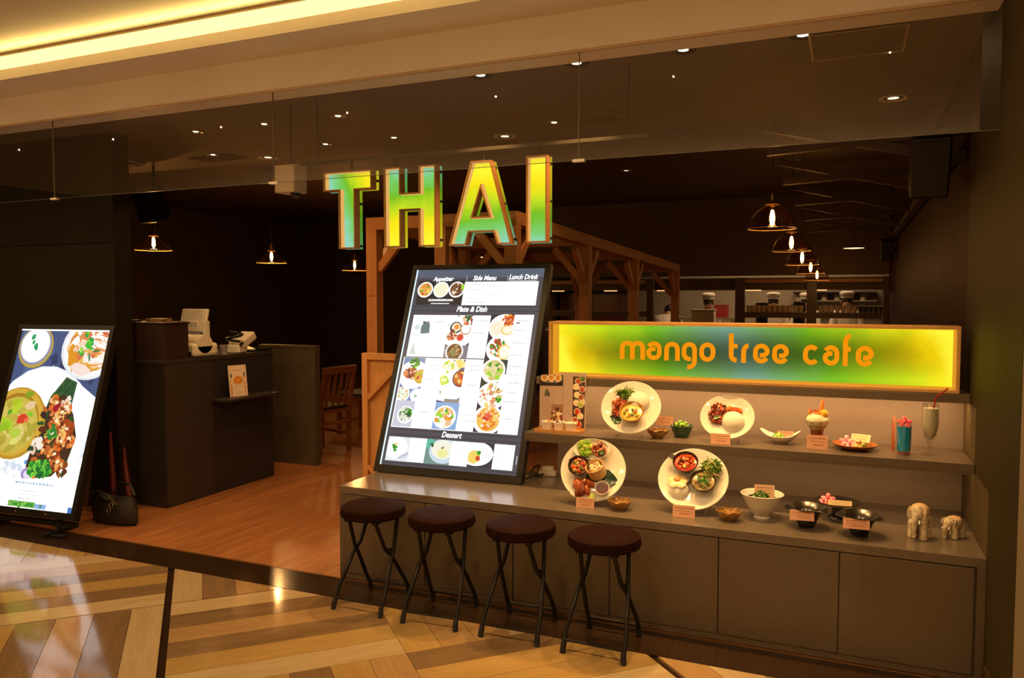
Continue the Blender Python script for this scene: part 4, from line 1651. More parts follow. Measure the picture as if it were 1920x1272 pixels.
# ------------------------------------------------------------------ bag and red umbrellas behind the poster
bag = thing('shoulder_bag', 'black slouched shoulder bag with metal rings on the wooden floor beside the poster stand', 'bag', (-4.475, .275, 0), -.06)
q = B()
def bagw(r, z, a, i):
    k = 1 + .05 * sin(3 * a + i) + .03 * cos(7 * a)
    return r * k, z + (.012 * sin(2 * a + 1) if i > 3 else 0)
q.lathe([(.0001, .0), (.16, .0), (.195, .02), (.205, .07), (.19, .12), (.17, .155), (.14, .175), (.0001, .165)], 28, sx=1, sy=.42, wob=bagw)
q.obj('bag_body', mat('black_fabric', (.010, .007, .004, 1), .7, bump=.5, bscale=60), bag)
q = B()
q.tube([(-.15, -.07, .13), (-.12, -.10, .20), (-.03, -.11, .235), (.06, -.10, .21), (.12, -.085, .15)], .009, 8)
q.obj('strap', mat('bag_strap', (.02, .014, .01, 1), .5), bag)
q = B()
q.tube([(-.10, .06, .17), (-.05, .07, .25), (.05, .07, .25), (.11, .06, .18)], .009, 8)
q.obj('strap', mat('bag_strap', (.02, .014, .01, 1), .5), bag)
for x, z in ((-.125, .10), (.075, .12), (.10, .155)):
    q = B()
    q.tube([(x + .018 * cos(a * pi / 6), -.108, z + .018 * sin(a * pi / 6)) for a in range(13)], .0028, 6)
    q.obj('metal_ring', mat('bag_ring', (.55, .45, .28, 1), .25, metal=1), bag)
for (x, y, l, dx_, lab) in ((-4.745, .415, .56, .02, 'dark red folded umbrella leaning in the shadow, nearer the poster stand'), (-4.62, .420, .46, .05, 'dark red folded umbrella leaning in the shadow, nearer the cashier counter')):
    u = thing('folded_umbrella', lab, 'umbrella', (x, y, 0))
    q = B()
    q.tube([(dx_ + .07, -.0, .015), (dx_ * .5 + .035, .03, l * .35), (.0, .055, l * .8), (-.01, .062, l)], [.008, .022, .015, .008], 10)
    q.obj('cover', mat('red_cloth', (.10, .004, .007, 1), .6), u)
    q = B()
    q.tube([(-.01, .062, l), (-.018, .066, l + .09)], .006, 8)
    q.obj('handle', M_plastic_blk, u)

# ------------------------------------------------------------------ cashier counter with its things
cash = thing('cashier_counter', 'dark cashier counter with a small side ledge beside the entrance', 'counter', (-4.85, 1.2, 0))
CX, CT = -4.43, 1.062
q = B()
q.box((-5.25, .665, 0), (-4.44, 1.80, CT - .03))
q.obj('carcass', M_char, cash, True)
q = B()
q.box((-5.26, .655, CT - .03), (-4.428, 1.81, CT))
q.obj('countertop', M_char, cash, True, bevel=.002)
q = B()
q.box((-4.44, .665, .004), (-4.430, 1.12, CT - .032))
q.obj('side_panel', M_char, cash, True)
q = B()
q.box((-4.44, 1.125, .004), (-4.434, 1.80, CT - .032))
q.obj('side_panel', mat('charcoal_inset', (.022, .019, .018, 1), .5), cash, True)
q = B()
q.box((-4.436, 1.10, .715), (-4.270, 1.72, .7345))
q.obj('side_ledge', M_char, cash, True, bevel=.002)
q = B()
q.box((-5.24, .67, CT + .0005), (-4.44, .90, 1.315))
hut = thing('counter_riser', 'dark brown raised cabinet at the front corner of the cashier counter', 'cabinet', (-4.84, .78, CT))
q.obj('cabinet_body', mat('dark_walnut', (.026, .012, .008, 1), .45), hut, True, bevel=.003)
q = B()
q.box((-5.25, .66, 1.3155), (-4.432, .91, 1.33))
q.obj('cabinet_top', mat('dark_walnut', (.026, .012, .008, 1), .45), hut, True, bevel=.002)
t = thing('pamphlet_stack', 'small stack of pale pamphlets lying on the raised dark cabinet', 'pamphlets', (-4.62, .80, 1.3305))
for k in range(4):
    q = B(Matrix.Rotation(.1 * k - .1, 4, 'Z'))
    q.box((-.075, -.05, k * .006), (.075, .05, k * .006 + .0055), 0, rgb(*[(120, 95, 60), (150, 110, 90), (110, 100, 60), (140, 105, 95)][k]))
    q.obj('pamphlet', M_print, t)
t = thing('candy_tray', 'low tray of small pale items at the end of the raised dark cabinet', 'tray', (-4.86, .78, 1.3305))
q = B()
q.lathe([(.0001, 0), (.06, 0), (.075, .012), (.07, .012), (.058, .003), (.0001, .003)], 20)
q.obj('dish', M_char, t)
q = B()
for _ in range(16):
    a, r = random.uniform(0, 6.28), random.uniform(0, .05)
    q.ell((r * cos(a), r * sin(a), .010), (.010, .007, .006), 0, rgb(*random.choice([(190, 150, 100), (150, 110, 70), (210, 180, 130)])), 7, 4)
o = q.obj('sweets', M_print, t)
o['kind'] = 'stuff'
# till tablet on its stand, seen from behind
pos = thing('till_tablet', 'cream till monitor seen from behind on the cashier counter', 'till', (-4.75, 1.26, CT))
q = B(Matrix.Translation((0, -.02, .17)) @ Matrix.Rotation(radians(-14), 4, 'X') @ Matrix.Rotation(.0, 4, 'Z'))
q.box((-.135, -.012, 0), (.135, .012, .19))
q.obj('monitor_back', M_wplastic, pos, bevel=.010)
q = B(Matrix.Translation((0, -.03, 0)))
q.box((-.07, -.05, .0), (.07, .09, .018))
q.obj('stand_base', M_wplastic, pos, bevel=.006)
q = B()
q.bar((.0, .01, .018), (.0, -.01, .26), .12, .03)
q.obj('stand_neck', M_wplastic, pos, bevel=.006)
q = B()
q.box((.135, -.05, .12), (.165, .0, .26))
q.obj('card_reader', M_wplastic, pos, bevel=.004)
t = thing('receipt_printer', 'cream receipt printer with a curved lid in front of the till monitor', 'printer', (-4.545, 1.06, CT))
t.scale = (1.25, 1.45, 1.35)
q = B()
q.box((-.08, -.075, 0), (.085, .095, .075))
q.obj('printer_body', M_wplastic, t, bevel=.018)
q = B()
q.tube([(-.08, .0, .07), (.085, .0, .07)], .052, 16)
q.obj('lid', M_wplastic, t)
q = B()
q.box((-.06, -.079, .01), (.06, -.0745, .03))
q.obj('paper_slot', M_plastic_blk, t)
t = thing('card_terminal', 'cream and black card terminal with a coiled black cable on the cashier counter', 'terminal', (-4.54, 1.47, CT))
t.scale = (1.3, 1.3, 1.3)
q = B(Matrix.Rotation(.3, 4, 'Z'))
q.box((-.06, -.05, 0), (.06, .06, .05))
q.obj('terminal_body', M_wplastic, t, bevel=.008)
q = B(Matrix.Translation((.0, .09, .05)) @ Matrix.Rotation(.5, 4, 'X'))
q.box((-.055, -.07, 0), (.055, .07, .055))
q.obj('keypad_head', M_wplastic, t, bevel=.012)
q = B()
q.tube([(.03 + .05 * cos(k * .7), -.03 + .045 * sin(k * .7), .055 + .006 * k) for k in range(14)], .009, 7)
q.obj('coiled_cable', M_plastic_blk, t)
t = thing('paper_cup', 'small bluish patterned cup beside the receipt printer', 'cup', (-4.475, 1.285, CT))
q = B()
q.lathe([(.0001, 0), (.026, 0), (.032, .075), (.029, .075), (.024, .004), (.0001, .004)], 18)
q.obj('cup_body', mat('cup_blue', (.25, .22, .26, 1), .4, noise=.5, nscale=60), t)
t = thing('cash_tray', 'flat black cash tray at the far end of the cashier counter', 'tray', (-4.58, 1.68, CT))
q = B()
q.box((-.12, -.07, 0), (.14, .12, .012))
q.box((-.12, -.07, .012), (-.11, .12, .03))
q.box((.13, -.07, .012), (.14, .12, .03))
q.obj('tray_body', M_plastic_blk, t)
q = B(Matrix.Translation((-.02, -.02, .03)) @ Matrix.Rotation(.25, 4, 'Y'))
q.box((-.07, -.05, 0), (.07, .05, .006))
q.obj('bill_plate', M_wplastic, t)
# promo card on the ledge
t = thing('dessert_card', 'upright pale card picturing a golden dessert, on the side ledge of the cashier counter', 'card', (-4.325, 1.285, .7390), radians(75))
W_, H_ = .155, .245
q = B(lean_matrix(.12))
q.box((-W_ / 2, 0, -.004), (W_ / 2, H_, 0))
q.obj('card_sheet', mat('card_white', (.70, .56, .45, 1), .5), t)
q = B()
q.box((-.03, .004, .0005), (.03, .022, .003))
q.obj('card_foot', M_wplastic, t)
pc = Print(W_, H_, lean_matrix(.12) @ Matrix.Translation((-W_ / 2, 0, 0)))
Kp = lambda r, g, b_: rgb(r, g, b_)
pc.rect(0, 0, 1, 1, Kp(225, 205, 190))
pc.rect(.14, .05, .86, .97, Kp(232, 214, 200), 1)
pc.lines(.2, .8, .83, .02, Kp(170, 120, 90), 9, 2)
pc.rect(.1, .6, .17, .74, Kp(40, 60, 100), 2)
pc.rect(.83, .6, .9, .76, Kp(40, 60, 100), 2)
pc.ell(.52, .52, .30, Kp(225, 180, 110), 2, .22)
pc.ell(.5, .52, .24, Kp(215, 145, 50), 3, .17)
pc.ell(.5, .55, .1, Kp(230, 160, 90), 4, .09)
pc.ell(.5, .60, .02, Kp(120, 50, 30), 5, .07)
pc.rect(.2, .435, .8, .45, Kp(180, 140, 100), 2)
for u in (.08, .84):
    pc.bits(u + .03, .28, .03, [Kp(200, 90, 40), Kp(215, 130, 60)], 26, .03, 3, .6)
for v in (.36, .30, .13):
    pc.lines(.28, .72, v, .01, Kp(200, 160, 130), 7, 2)
pc.obj('printed_face', M_print, t)

# partition beyond the cashier
t = thing('low_partition', 'low grey-brown screen panel standing beyond the cashier counter', 'partition', (-4.6, 2.29, 0))
q = B()
q.box((-4.98, 2.25, 0), (-4.342, 2.325, 1.078))
q.obj('panel_body', M_grey, t, True, bevel=.002)
q = B()
q.box((-4.98, 2.246, 0), (-4.342, 2.2497, .06))
q.obj('kick_board', M_grey, t, True)

# ------------------------------------------------------------------ dining chairs and table
def make_chair(loc, rz, label):
    t = thing('dining_chair', label, 'chair', loc, rz, 'wooden dining chairs')
    for s in (-1, 1):
        q = B()
        q.bar((s * .19, -.19, 0), (s * .19, -.19, .40), .036, .036)
        q.obj('leg', W_chair, t)
        q = B()
        q.bar((s * .19, .19, 0), (s * .19, .20, .42), .036, .036)
        q.bar((s * .19, .20, .42), (s * .185, .275, .83), .036, .032)
        q.obj('leg', W_chair, t)
    q = B()
    q.box((-.21, -.215, .40), (.21, .215, .43))
    q.obj('seat_frame', W_chair, t, bevel=.003)
    q = B()
    q.box((-.20, -.205, .43), (.20, .19, .465))
    q.obj('seat', mat('seat_pad', (.06, .04, .02, 1), .5), t, bevel=.012)
    q = B()
    q.bar((-.215, .272, .815), (.215, .272, .815), .028, .07)
    q.obj('top_rail', W_chair, t, bevel=.004)
    for k in range(4):
        x = -.12 + .08 * k
        q = B()
        q.bar((x, .206, .47), (x, .266, .79), .03, .012)
        q.obj('slat', W_chair, t)
    for s in (-1, 1):
        q = B()
        q.bar((s * .19, -.18, .18), (s * .19, .19, .18), .02, .028)
        q.obj('stretcher', W_chair, t)
    q = B()
    q.bar((-.19, .202, .30), (.19, .202, .30), .02, .03)
    q.obj('stretcher', W_chair, t)
    return t


ch = make_chair((-4.72, 2.82, 0), radians(-100), 'slat-back wooden dining chair just past the grey partition')
ch['label'] = 'slat-back wooden dining chair just past the grey partition'
copy_tree(ch, (-4.95, 3.9, 0), radians(-95), 'dim slat-back wooden chair farther back, between the first chair and the pine crate wall')
t = thing('dining_table', 'dim wooden dining table beyond the slat-back chair', 'table', (-3.90, 3.55, 0))
q = B()
q.box((-.42, -.4, .70), (.35, .4, .735))
q.obj('tabletop', W_chair, t, bevel=.004)
for sx_ in (-.37, .30):
    for sy_ in (-.35, .35):
        q = B()
        q.bar((sx_, sy_, 0), (sx_, sy_, .70), .05, .05)
        q.obj('leg', W_chair, t)
t = thing('tealight_holder', 'tiny lit tealight glass on the dim dining table', 'candle', (-4.22, 3.4, .7355))
q = B()
q.lathe([(.0001, 0), (.02, 0), (.024, .04), (.021, .04), (.018, .003), (.0001, .003)], 14)
q.obj('glass_cup', M_drinkglass, t)
q = B()
q.ell((0, 0, .02), (.006, .006, .012), 0, None, 8, 6)
q.obj('flame', emis('flame', (1, .6, .3, 1), 6), t)

# ------------------------------------------------------------------ pine crate wall and pergola
cr = thing('crate_wall', 'waist-high pine panel with frame and diagonal brace behind the menu screen', 'panel', (-2.55, 1.2, 0))
cx0, cx1, cz = -3.128, -1.98, 1.117
for a, c in (((cx0, 0), (cx0 + .045, cz)), ((cx1 - .045, 0), (cx1, cz)), ((cx0 + .045, cz - .045), (cx1 - .045, cz)), ((cx0 + .045, 0), (cx1 - .045, .045))):
    q = B()
    q.box((a[0], 1.185, a[1]), (c[0], 1.235, c[1]))
    q.obj('frame_board', W_crate, cr, True, bevel=.002)
for k in range(8):
    q = B()
    w_ = (cx1 - cx0 - .09) / 8
    q.box((cx0 + .045 + k * w_ + .001, 1.215, .045), (cx0 + .045 + (k + 1) * w_ - .001, 1.23, cz - .045))
    q.obj('plank', W_crate, cr, True)
for p, r in (((cx0 + .05, 1.20, .80), (cx0 + .33, 1.20, 1.065)), ((cx0 + .05, 1.20, .32), (cx0 + .33, 1.20, .05))):
    q = B()
    q.bar(p, r, .028, .05, up=(0, 1, 0))
    q.obj('brace', W_crate, cr, True)

pg = thing('pine_pergola', 'open pine post-and-beam frame over the tables behind the menu screen', 'pergola', (-2.5, 3.6, 0))
PY0, PY1, PZ = 1.32, 5.94, 2.07
PX0, PX1 = -3.10, -2.03
PS = .085


def pbar(p, r, wx=PS, wz=PS, name='beam', m=None):
    q = B()
    q.bar(p, r, wx, wz)
    return q.obj(name, m or W_pergola, pg, True)


ys = [PY0, 2.75, 4.18, PY1]
pz = lambda y: PZ - .165 * (y - PY0) / (PY1 - PY0)
px1 = lambda y: PX1 + .14 * (y - PY0) / (PY1 - PY0)
for y in ys:
    for x in ((PX0, (PX0 + PX1) / 2 + .015, PX1) if y == PY0 else (PX0, px1(y))):
        pbar((x, y, 0), (x, y, pz(y) - PS), name='post')
    pbar((PX0 - PS / 2, y, pz(y) - PS / 2 - .0), (px1(y) + PS / 2, y, pz(y) - PS / 2), name='cross_beam', m=W_pergola_x)
for xa, xb in ((PX0, PX0), (px1(PY0), px1(PY1))):
    pbar((xa, PY0 + PS / 2, pz(PY0) - PS / 2), (xb, PY1 - PS / 2, pz(PY1) - PS / 2), name='beam')
for y in ys:
    for x, s in ((PX0, 1), (px1(y), -1)):
        pbar((x + s * .04, y, pz(y) - PS - .28), (x + s * .27, y, pz(y) - PS - .02), .04, .055, 'brace')
for fx in (lambda y: PX0, px1):
    for y, s in ((ys[1], 1), (ys[1], -1), (ys[2], 1), (ys[2], -1), (ys[3], -1), (ys[0], 1)):
        pbar((fx(y), y + s * .04, pz(y) - PS - .28), (fx(y + s * .27), y + s * .27, pz(y) - PS - .03), .04, .055, 'brace')

# ------------------------------------------------------------------ glass pendants
M_bulb = emis('filament_glow', (1, .60, .24, 1), 60)
M_bulbglass = glass('bulb_glass', (1, .9, .7, 1), 1.0)
M_socket = mat('aged_brass', (.30, .17, .05, 1), .35, metal=.9)
CONE = [(.020, .072), (.040, .066), (.075, .030), (.118, -.018), (.160, -.060), (.166, -.066), (.164, -.0665), (.158, -.061), (.116, -.020), (.073, .028), (.038, .063), (.020, .070)]
DOME = [(.030, .098), (.044, .094), (.062, .074), (.098, .048), (.128, .010), (.145, -.032), (.151, -.062), (.154, -.066), (.151, -.067), (.142, -.032), (.125, .010), (.096, .046), (.060, .071), (.030, .094)]


def pendant(loc, zc, prof, label, power):
    t = thing('pendant_lamp', label, 'pendant lamp', loc, 0, None)
    q = B()
    q.tube([(0, 0, .16), (0, 0, zc - loc[2])], .0035, 6)
    q.obj('cord', mat('cord_cloth', (.05, .03, .015, 1), .7), t)
    q = B()
    q.lathe([(.006, .165), (.012, .16), (.014, .115), (.019, .11), (.019, .078), (.0001, .076)], 14)
    q.obj('socket', M_socket, t)
    q = B()
    top = prof[0][1]
    q.lathe([(.018, top + .018), (.046, top - .004), (.044, top - .008), (.0001, top - .006)], 20)
    q.obj('cap', mat('cap_brass', (.55, .32, .12, 1), .3, metal=.8), t)
    q = B()
    q.lathe(prof, 32)
    q.obj('shade', M_amber, t, recalc=True)
    rim = prof[5] if prof is CONE else prof[7]
    q = B()
    q.tube([(rim[0] * cos(a * pi / 20), rim[0] * sin(a * pi / 20), rim[1]) for a in range(41)], .0026, 6)
    q.obj('rim', mat('rim_glass', (.55, .34, .15, 1), .15, spec=.8), t)
    q = B()
    q.lathe([(.0001, -.055), (.012, -.05), (.022, -.025), (.024, .0), (.018, .04), (.012, .07), (.012, .076)], 14)
    q.obj('bulb', M_bulbglass, t)
    q = B()
    q.lathe([(.0001, -.047), (.010, -.040), (.0165, -.012), (.0155, .020), (.009, .052), (.0001, .058)], 12)
    q.obj('filament', M_bulb, t)
    L = lamp('POINT', (0, 0, -.09), power, color=(1, .5, .16), radius=.03, name='bulb_light')
    L.parent = t
    return t


for (px, py, Y, lab) in ((288, 456, 2.1, 'conical glass pendant lamp nearest the dark side wall'), (509, 482, 3.65, 'conical glass pendant lamp between the side wall and the letter T'),
                         (665, 498, 5.4, 'conical glass pendant lamp directly under the letter T')):
    p = atY(px, py, Y)
    pendant(tuple(p), 2.949, CONE, lab, 14)
for (px, py, Y, lab) in ((1448, 410, 2.0, 'nearest and largest of the domed glass pendants above the cafe sign'), (1484, 456, 3.55, 'second domed glass pendant in the row above the cafe sign'),
                         (1504, 484, 4.75, 'third domed glass pendant in the row above the cafe sign'), (1520, 502, 6.1, 'fourth domed glass pendant in the row above the cafe sign'),
                         (1532, 516, 7.4, 'farthest domed glass pendant, against the kitchen pass')):
    p = atY(px, py, Y)
    pendant(tuple(p), 2.949, DOME, lab, 2)

for (px, py, Y, lab) in ((1601, 465, 7.5, 'flat lit disc lamp hanging at the back beyond the domed pendants'), (908, 482, 7.5, 'flat lit disc lamp at the back, seen between the menu screen and letter A')):
    p = atY(px, py, Y)
    t = thing('disc_lamp', lab, 'lamp', tuple(p))
    q = B()
    q.lathe([(.0001, .02), (.10, .012), (.16, .0), (.155, -.004), (.0001, -.002)], 28)
    q.obj('disc', mat('disc_metal', (.08, .05, .03, 1), .5), t)
    q = B()
    q.lathe([(.125, -.0045), (.06, -.010), (.0001, -.011)], 24)
    q.obj('diffuser', emis('disc_glow', (1, .6, .28, 1), 2.2), t)
    q = B()
    q.tube([(0, 0, .015), (0, 0, 2.951 - p.z)], .004, 6)
    q.obj('stem', M_blackmetal, t)
for (px, py, lab) in ((1174, 320, 'tiny faint spotlight in the dark ceiling to the far side of letter I'), (1256, 387, 'tiny faint spotlight in the dark ceiling above the pergola end')):
    p = atZ(px, py, 2.949)
    can_light(loc=tuple(p), r=.05, lit=1.2, label=lab, trim=M_steel)

# ------------------------------------------------------------------ wall speakers
def speaker(loc, rz, tilt, label, sz=(.17, .16, .27)):
    t = thing('wall_speaker', label, 'speaker', loc, rz)
    T = Matrix.Rotation(tilt, 4, 'X')
    q = B(T)
    q.cbox((0, 0, 0), sz)
    q.obj('cabinet', M_plastic_blk, t, bevel=.012)
    q = B(T)
    q.box((-sz[0] * .44, -sz[1] / 2 - .006, -sz[2] * .45), (sz[0] * .44, -sz[1] / 2 - .0005, sz[2] * .45))
    q.obj('grille', mat('speaker_mesh', (.02, .018, .016, 1), .8, bump=.6, bscale=400), t)
    return t


s1 = speaker((.36, .95, 2.16), radians(35), radians(24), 'black wall speaker on the red panelled wall under the glass edge', (.17, .17, .30))
q = B()
q.tube([(.02, .05, .02), (.10, .0, .03)], .012, 8)
q.bar((.09, -.0, .03), (.152, -.0, .03), .05, .05)
q.obj('bracket', M_blackmetal, s1)
s1.rotation_euler = (0, 0, 0)
s2 = speaker(tuple(atY(284, 384, 1.6)), 0, radians(20), 'black speaker hanging near the ceiling behind the first conical pendant', (.20, .18, .28))
q = B()
q.tube([(0, .03, .1), (0, .03, 2.649 - s2.location.z)], .012, 8)
q.obj('bracket', M_blackmetal, s2)
s3 = speaker((.42, 6.6, 2.06), 0, radians(20), 'small dark speaker far back on the red panelled wall', (.14, .14, .24))
q = B()
q.bar((0, .02, 0), (.094, .02, 0), .03, .03)
q.obj('bracket', M_blackmetal, s3)

# ------------------------------------------------------------------ dark timber awning along the panelled wall
aw = thing('timber_awning', 'dark sloping timber beams fixed along the red panelled wall above the pendants', 'beams', (-.1, 3, 2.3))
M_beam = wood('dark_beam', (.05, .02, .009, 1), (.03, .011, .005, 1), 'X', 1.0, .55, rnd=.05)
for k, y in enumerate((1.1, 2.3, 3.6, 5.0, 6.5)):
    q = B()
    q.bar((-.45, y, 2.44), (.508, y, 2.20), .05, .045)
    q.obj('rafter', M_beam, aw, True)
    q = B()
    q.bar((-.42, y, 2.30), (.508, y, 2.34), .045, .04)
    q.obj('tie_beam', M_beam, aw, True)
for x, z in ((.47, 2.21),):
    q = B()
    q.bar((x, 1.0, z), (x, 6.6, z), .05, .05)
    q.obj('purlin', M_beam, aw, True)

# ------------------------------------------------------------------ kitchen pass and kitchen
KY = 8.3
kx = lambda p: atY(p, 560, KY).x
ps_ = thing('kitchen_pass', 'dark wooden kitchen pass frame with glass shelf and hood lights at the back', 'pass', (-2.0, KY, 0))
M_passwood = mat('pass_wood', (.085, .045, .018, 1), .45, noise=.15, nscale=6)
M_passlit = mat('lit_pass_rail', (.42, .20, .07, 1), .5)  # pass wood made paler: light on the top rails put into the colour
for p, w_ in ((1085, .10), (1220, .10), (1388, .13), (1522, .13), (1664, .10)):
    q = B()
    q.box((kx(p) - w_ / 2, KY - .06, 0), (kx(p) + w_ / 2, KY + .06, 1.80))
    q.obj('post', M_passwood, ps_, True)
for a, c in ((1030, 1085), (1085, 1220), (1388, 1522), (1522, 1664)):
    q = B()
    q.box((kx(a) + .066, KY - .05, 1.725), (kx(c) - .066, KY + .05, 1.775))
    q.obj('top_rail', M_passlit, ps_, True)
    q = B()
    q.box((kx(a) + .066, KY - .055, 1.225), (kx(c) - .066, KY + .16, 1.305))
    q.obj('shelf_rail', M_passwood, ps_, True)
q = B()
q.box((-4.60, KY + .13, 1.625), (.50, KY + .75, 1.80))
q.obj('hood', M_black, ps_, True)
for a, c in ((1030, 1052), (1128, 1152), (1228, 1266), (1394, 1425), (1524, 1550)):
    q = B()
    q.box((kx(a), KY + .125, 1.612), (kx(c), KY + .16, 1.6245))
    q.obj('hood_light', emis('hood_glow', (1, .48, .18, 1), 1.6), ps_, True)
q = B()
q.box((-4.60, KY + .18, .02), (.50, KY + .70, .98))
q.obj('counter_body', M_passwood, ps_, True)
q = B()
q.box((-4.60, KY + .17, .98), (.50, KY + .71, 1.01))
q.obj('counter_sheet', M_steel, ps_, True)
b = B()
b.box((-4.62, 10.9, 0), (.53, 11.0, 2.6))
struct(b.obj('wall_kitchen', mat('kitchen_wall', (.34, .28, .20, 1), .35, noise=.1, nscale=3)))
b = B()
b.box((-4.62, 8.42, 2.6), (.53, 11.0, 2.7))
struct(b.obj('ceiling.003', M_plaster))
b = B()
b.box((-10, 9.6, -.012), (.53, 11.0, -.001))
struct(b.obj('floor.002', M_dark))
cb = thing('added_cabinet', 'added dark cabinet keeping the kitchen bays behind the pine frame dark', 'cabinet', (-3.95, 9.4, 0))  # added block, darkens the far kitchen bays
q = B()
q.box((-4.55, 9.3, .001), (-3.36, 9.9, 2.2))
q.obj('cabinet_body', M_passwood, cb, True)
for x in (-4.5, -3.94):
    q = B()
    q.box((x, 9.285, 1.0), (x + .54, 9.299, 2.15))
    q.obj('door', mat('cabinet_red', (.09, .022, .010, 1), .35), cb, True)
# glasses along the pass shelf
def make_glass(loc, label, grp):
    t = thing('drinking_glass', label, 'glass', loc, 0, grp)
    q = B()
    q.lathe([(.0001, .0), (.026, .0), (.034, .095), (.0325, .095), (.0245, .004), (.0001, .004)], 14)
    q.obj('glass_body', mat('cloudy_glass', (.62, .46, .32, 1), .15, spec=.9), t)
    return t


NTH = ['first', 'second', 'third', 'fourth', 'fifth', 'sixth', 'seventh', 'eighth', 'ninth', 'tenth', 'eleventh', 'twelfth', 'thirteenth']
g0 = make_glass((kx(1404), KY + .0, 1.3056), 'front-row glass on the pass shelf, first from the gap with the red box', 'glasses on the kitchen pass shelf')
for i in range(1, 11):
    copy_tree(g0, (kx(1404) + i * .0712, KY + .0, 1.3056), None, 'front-row glass on the pass shelf, %s from the gap with the red box' % NTH[i])
for i in range(8):
    copy_tree(g0, (kx(1404) + .034 + i * .0690, KY + .085, 1.3056), None, 'second-row glass on the pass shelf, %s from the gap with the red box' % NTH[i])
for i in range(7):
    copy_tree(g0, (kx(1539) + i * .0725, KY, 1.3056), None, 'glass on the pass shelf, %s from the post towards the dark cups' % NTH[i])
cup0 = thing('dark_cup', 'dark cup under the pale tray on the pass shelf, first from the clear glasses', 'cup', (kx(1614), KY + .02, 1.3056), 0, 'dark cups under the tray')
q = B()
q.lathe([(.0001, 0), (.024, 0), (.031, .08), (.028, .08), (.022, .004), (.0001, .004)], 12)
q.obj('cup_body', mat('dark_cup_glaze', (.06, .045, .03, 1), .3), cup0)
for i in range(1, 5):
    copy_tree(cup0, (kx(1614) + i * .062, KY + .02, 1.3056), None, 'dark cup under the pale tray on the pass shelf, %s from the clear glasses' % NTH[i])
t = thing('serving_tray', 'pale greenish tray resting on the row of dark cups', 'tray', (kx(1614) + .118, KY + .02, 1.3864))
q = B()
q.box((-.155, -.07, 0), (.155, .08, .006))
q.box((-.155, -.07, .006), (.155, -.064, .018))
q.box((-.155, .074, .006), (.155, .08, .018))
q.obj('tray_body', mat('tray_green', (.36, .40, .33, 1), .3), t)
q = B()
q.box((-.158, -.075, .010), (.158, -.0705, .020))
q.obj('tray_lip', mat('tray_green', (.36, .40, .33, 1), .3), t)
for k in range(3):
    t = thing('dinner_plate', ['bottom plate of the pale stack below the pass shelf', 'middle plate of the pale stack below the pass shelf', 'top plate of the pale stack below the pass shelf'][k], 'plate',
              (kx(1555), KY + .36, 1.0105 + k * .022), 0, 'plates under the pass shelf')
    q = B()
    q.lathe([(.0001, 0), (.08, 0), (.16, .018), (.158, .021), (.08, .005), (.0001, .005)], 22)
    q.obj('plate_body', mat('pinkish_china', (.65, .48, .38, 1), .3), t)
t = thing('white_bin', 'pale boxy container on the kitchen counter behind the gap beside the pergola', 'container', (kx(1311), KY + .40, 1.0105))
q = B()
q.box((-.17, -.1, 0), (.17, .12, .30))
q.obj('bin_body', mat('bin_cream', (.60, .50, .40, 1), .5), t, bevel=.015)
q = B()
q.box((-.18, -.11, .30), (.18, .13, .32))
q.obj('bin_lid', mat('bin_lid', (.42, .34, .26, 1), .5), t, bevel=.004)
t = thing('red_box', 'small red box at the back of the kitchen gap', 'box', (kx(1354) * 1.09, KY + 1.02, 1.2))
q = B()
q.box((-.10, -.08, 0), (.10, .08, .20))
q.obj('box_body', mat('red_card', (.28, .012, .01, 1), .5), t, bevel=.003)
q = B()
q.box((-.101, -.081, .15), (.101, .081, .202))
q.obj('box_lid', mat('red_card_lid', (.22, .010, .01, 1), .5), t)
t = thing('prep_table', 'steel kitchen prep table with a bright front edge', 'table', (-2.05, KY + 1.1, 0))
q = B()
q.box((-.55, -.25, 1.16), (.45, .25, 1.1995))
q.obj('steel_top', M_steel, t)
for sx_ in (-.5, .4):
    for sy_ in (-.2, .2):
        q = B()
        q.bar((sx_, sy_, 0), (sx_, sy_, 1.16), .04, .04)
        q.obj('leg', M_steel, t)
for (px, dz, lab) in ((1427, .0, 'black cooking pot behind the first row of glasses'), (1498, .0, 'black cooking pot in front of the white chef hats')):
    t = thing('stock_pot', lab, 'pot', (kx(px) * 1.03, KY + .50, 1.0105))
    q = B()
    q.lathe([(.0001, 0), (.085, 0), (.088, .42), (.092, .425), (.084, .425), (.080, .01), (.0001, .01)], 20)
    q.obj('pot_body', M_plastic_blk, t)
    q = B()
    for s in (-1, 1):
        pass
    q.tube([(-.086, 0, .36), (-.115, 0, .375), (-.115, 0, .39), (-.086, 0, .40)], .006, 6)
    q.obj('handle', M_blackmetal, t)
for k, z in enumerate((1.45, 1.60)):
    t = thing('wall_shelf', ['lower steel wall shelf at the back of the kitchen', 'upper steel wall shelf at the back of the kitchen'][k], 'shelf', (-.1, 10.75, z))
    q = B()
    q.box((-.75, -.14, 0), (.55, .148, .02))
    q.obj('shelf_board', M_steel, t)
    for x in (-.6, .4):
        q = B()
        q.bar((x, .14, -.08), (x, -.08, -.002), .02, .02)
        q.obj('bracket', M_steel, t)
for i in range(6):
    t = thing('storage_tub', 'small pale tub on the lower steel kitchen shelf, %s from its pergola end' % NTH[i], 'tub', (-.75 + i * .2, 10.75, 1.4705), 0, 'tubs on the steel kitchen shelf')
    q = B()
    q.lathe([(.0001, 0), (.055, 0), (.065, .10), (.0001, .10)], 14)
    q.obj('tub_body', mat('tub_pale', (.5, .42, .3, 1), .4), t)
    q = B()
    q.lathe([(.068, .10), (.068, .112), (.0001, .112)], 14)
    q.obj('lid', mat('tub_lid', (.25, .22, .16, 1), .4), t)


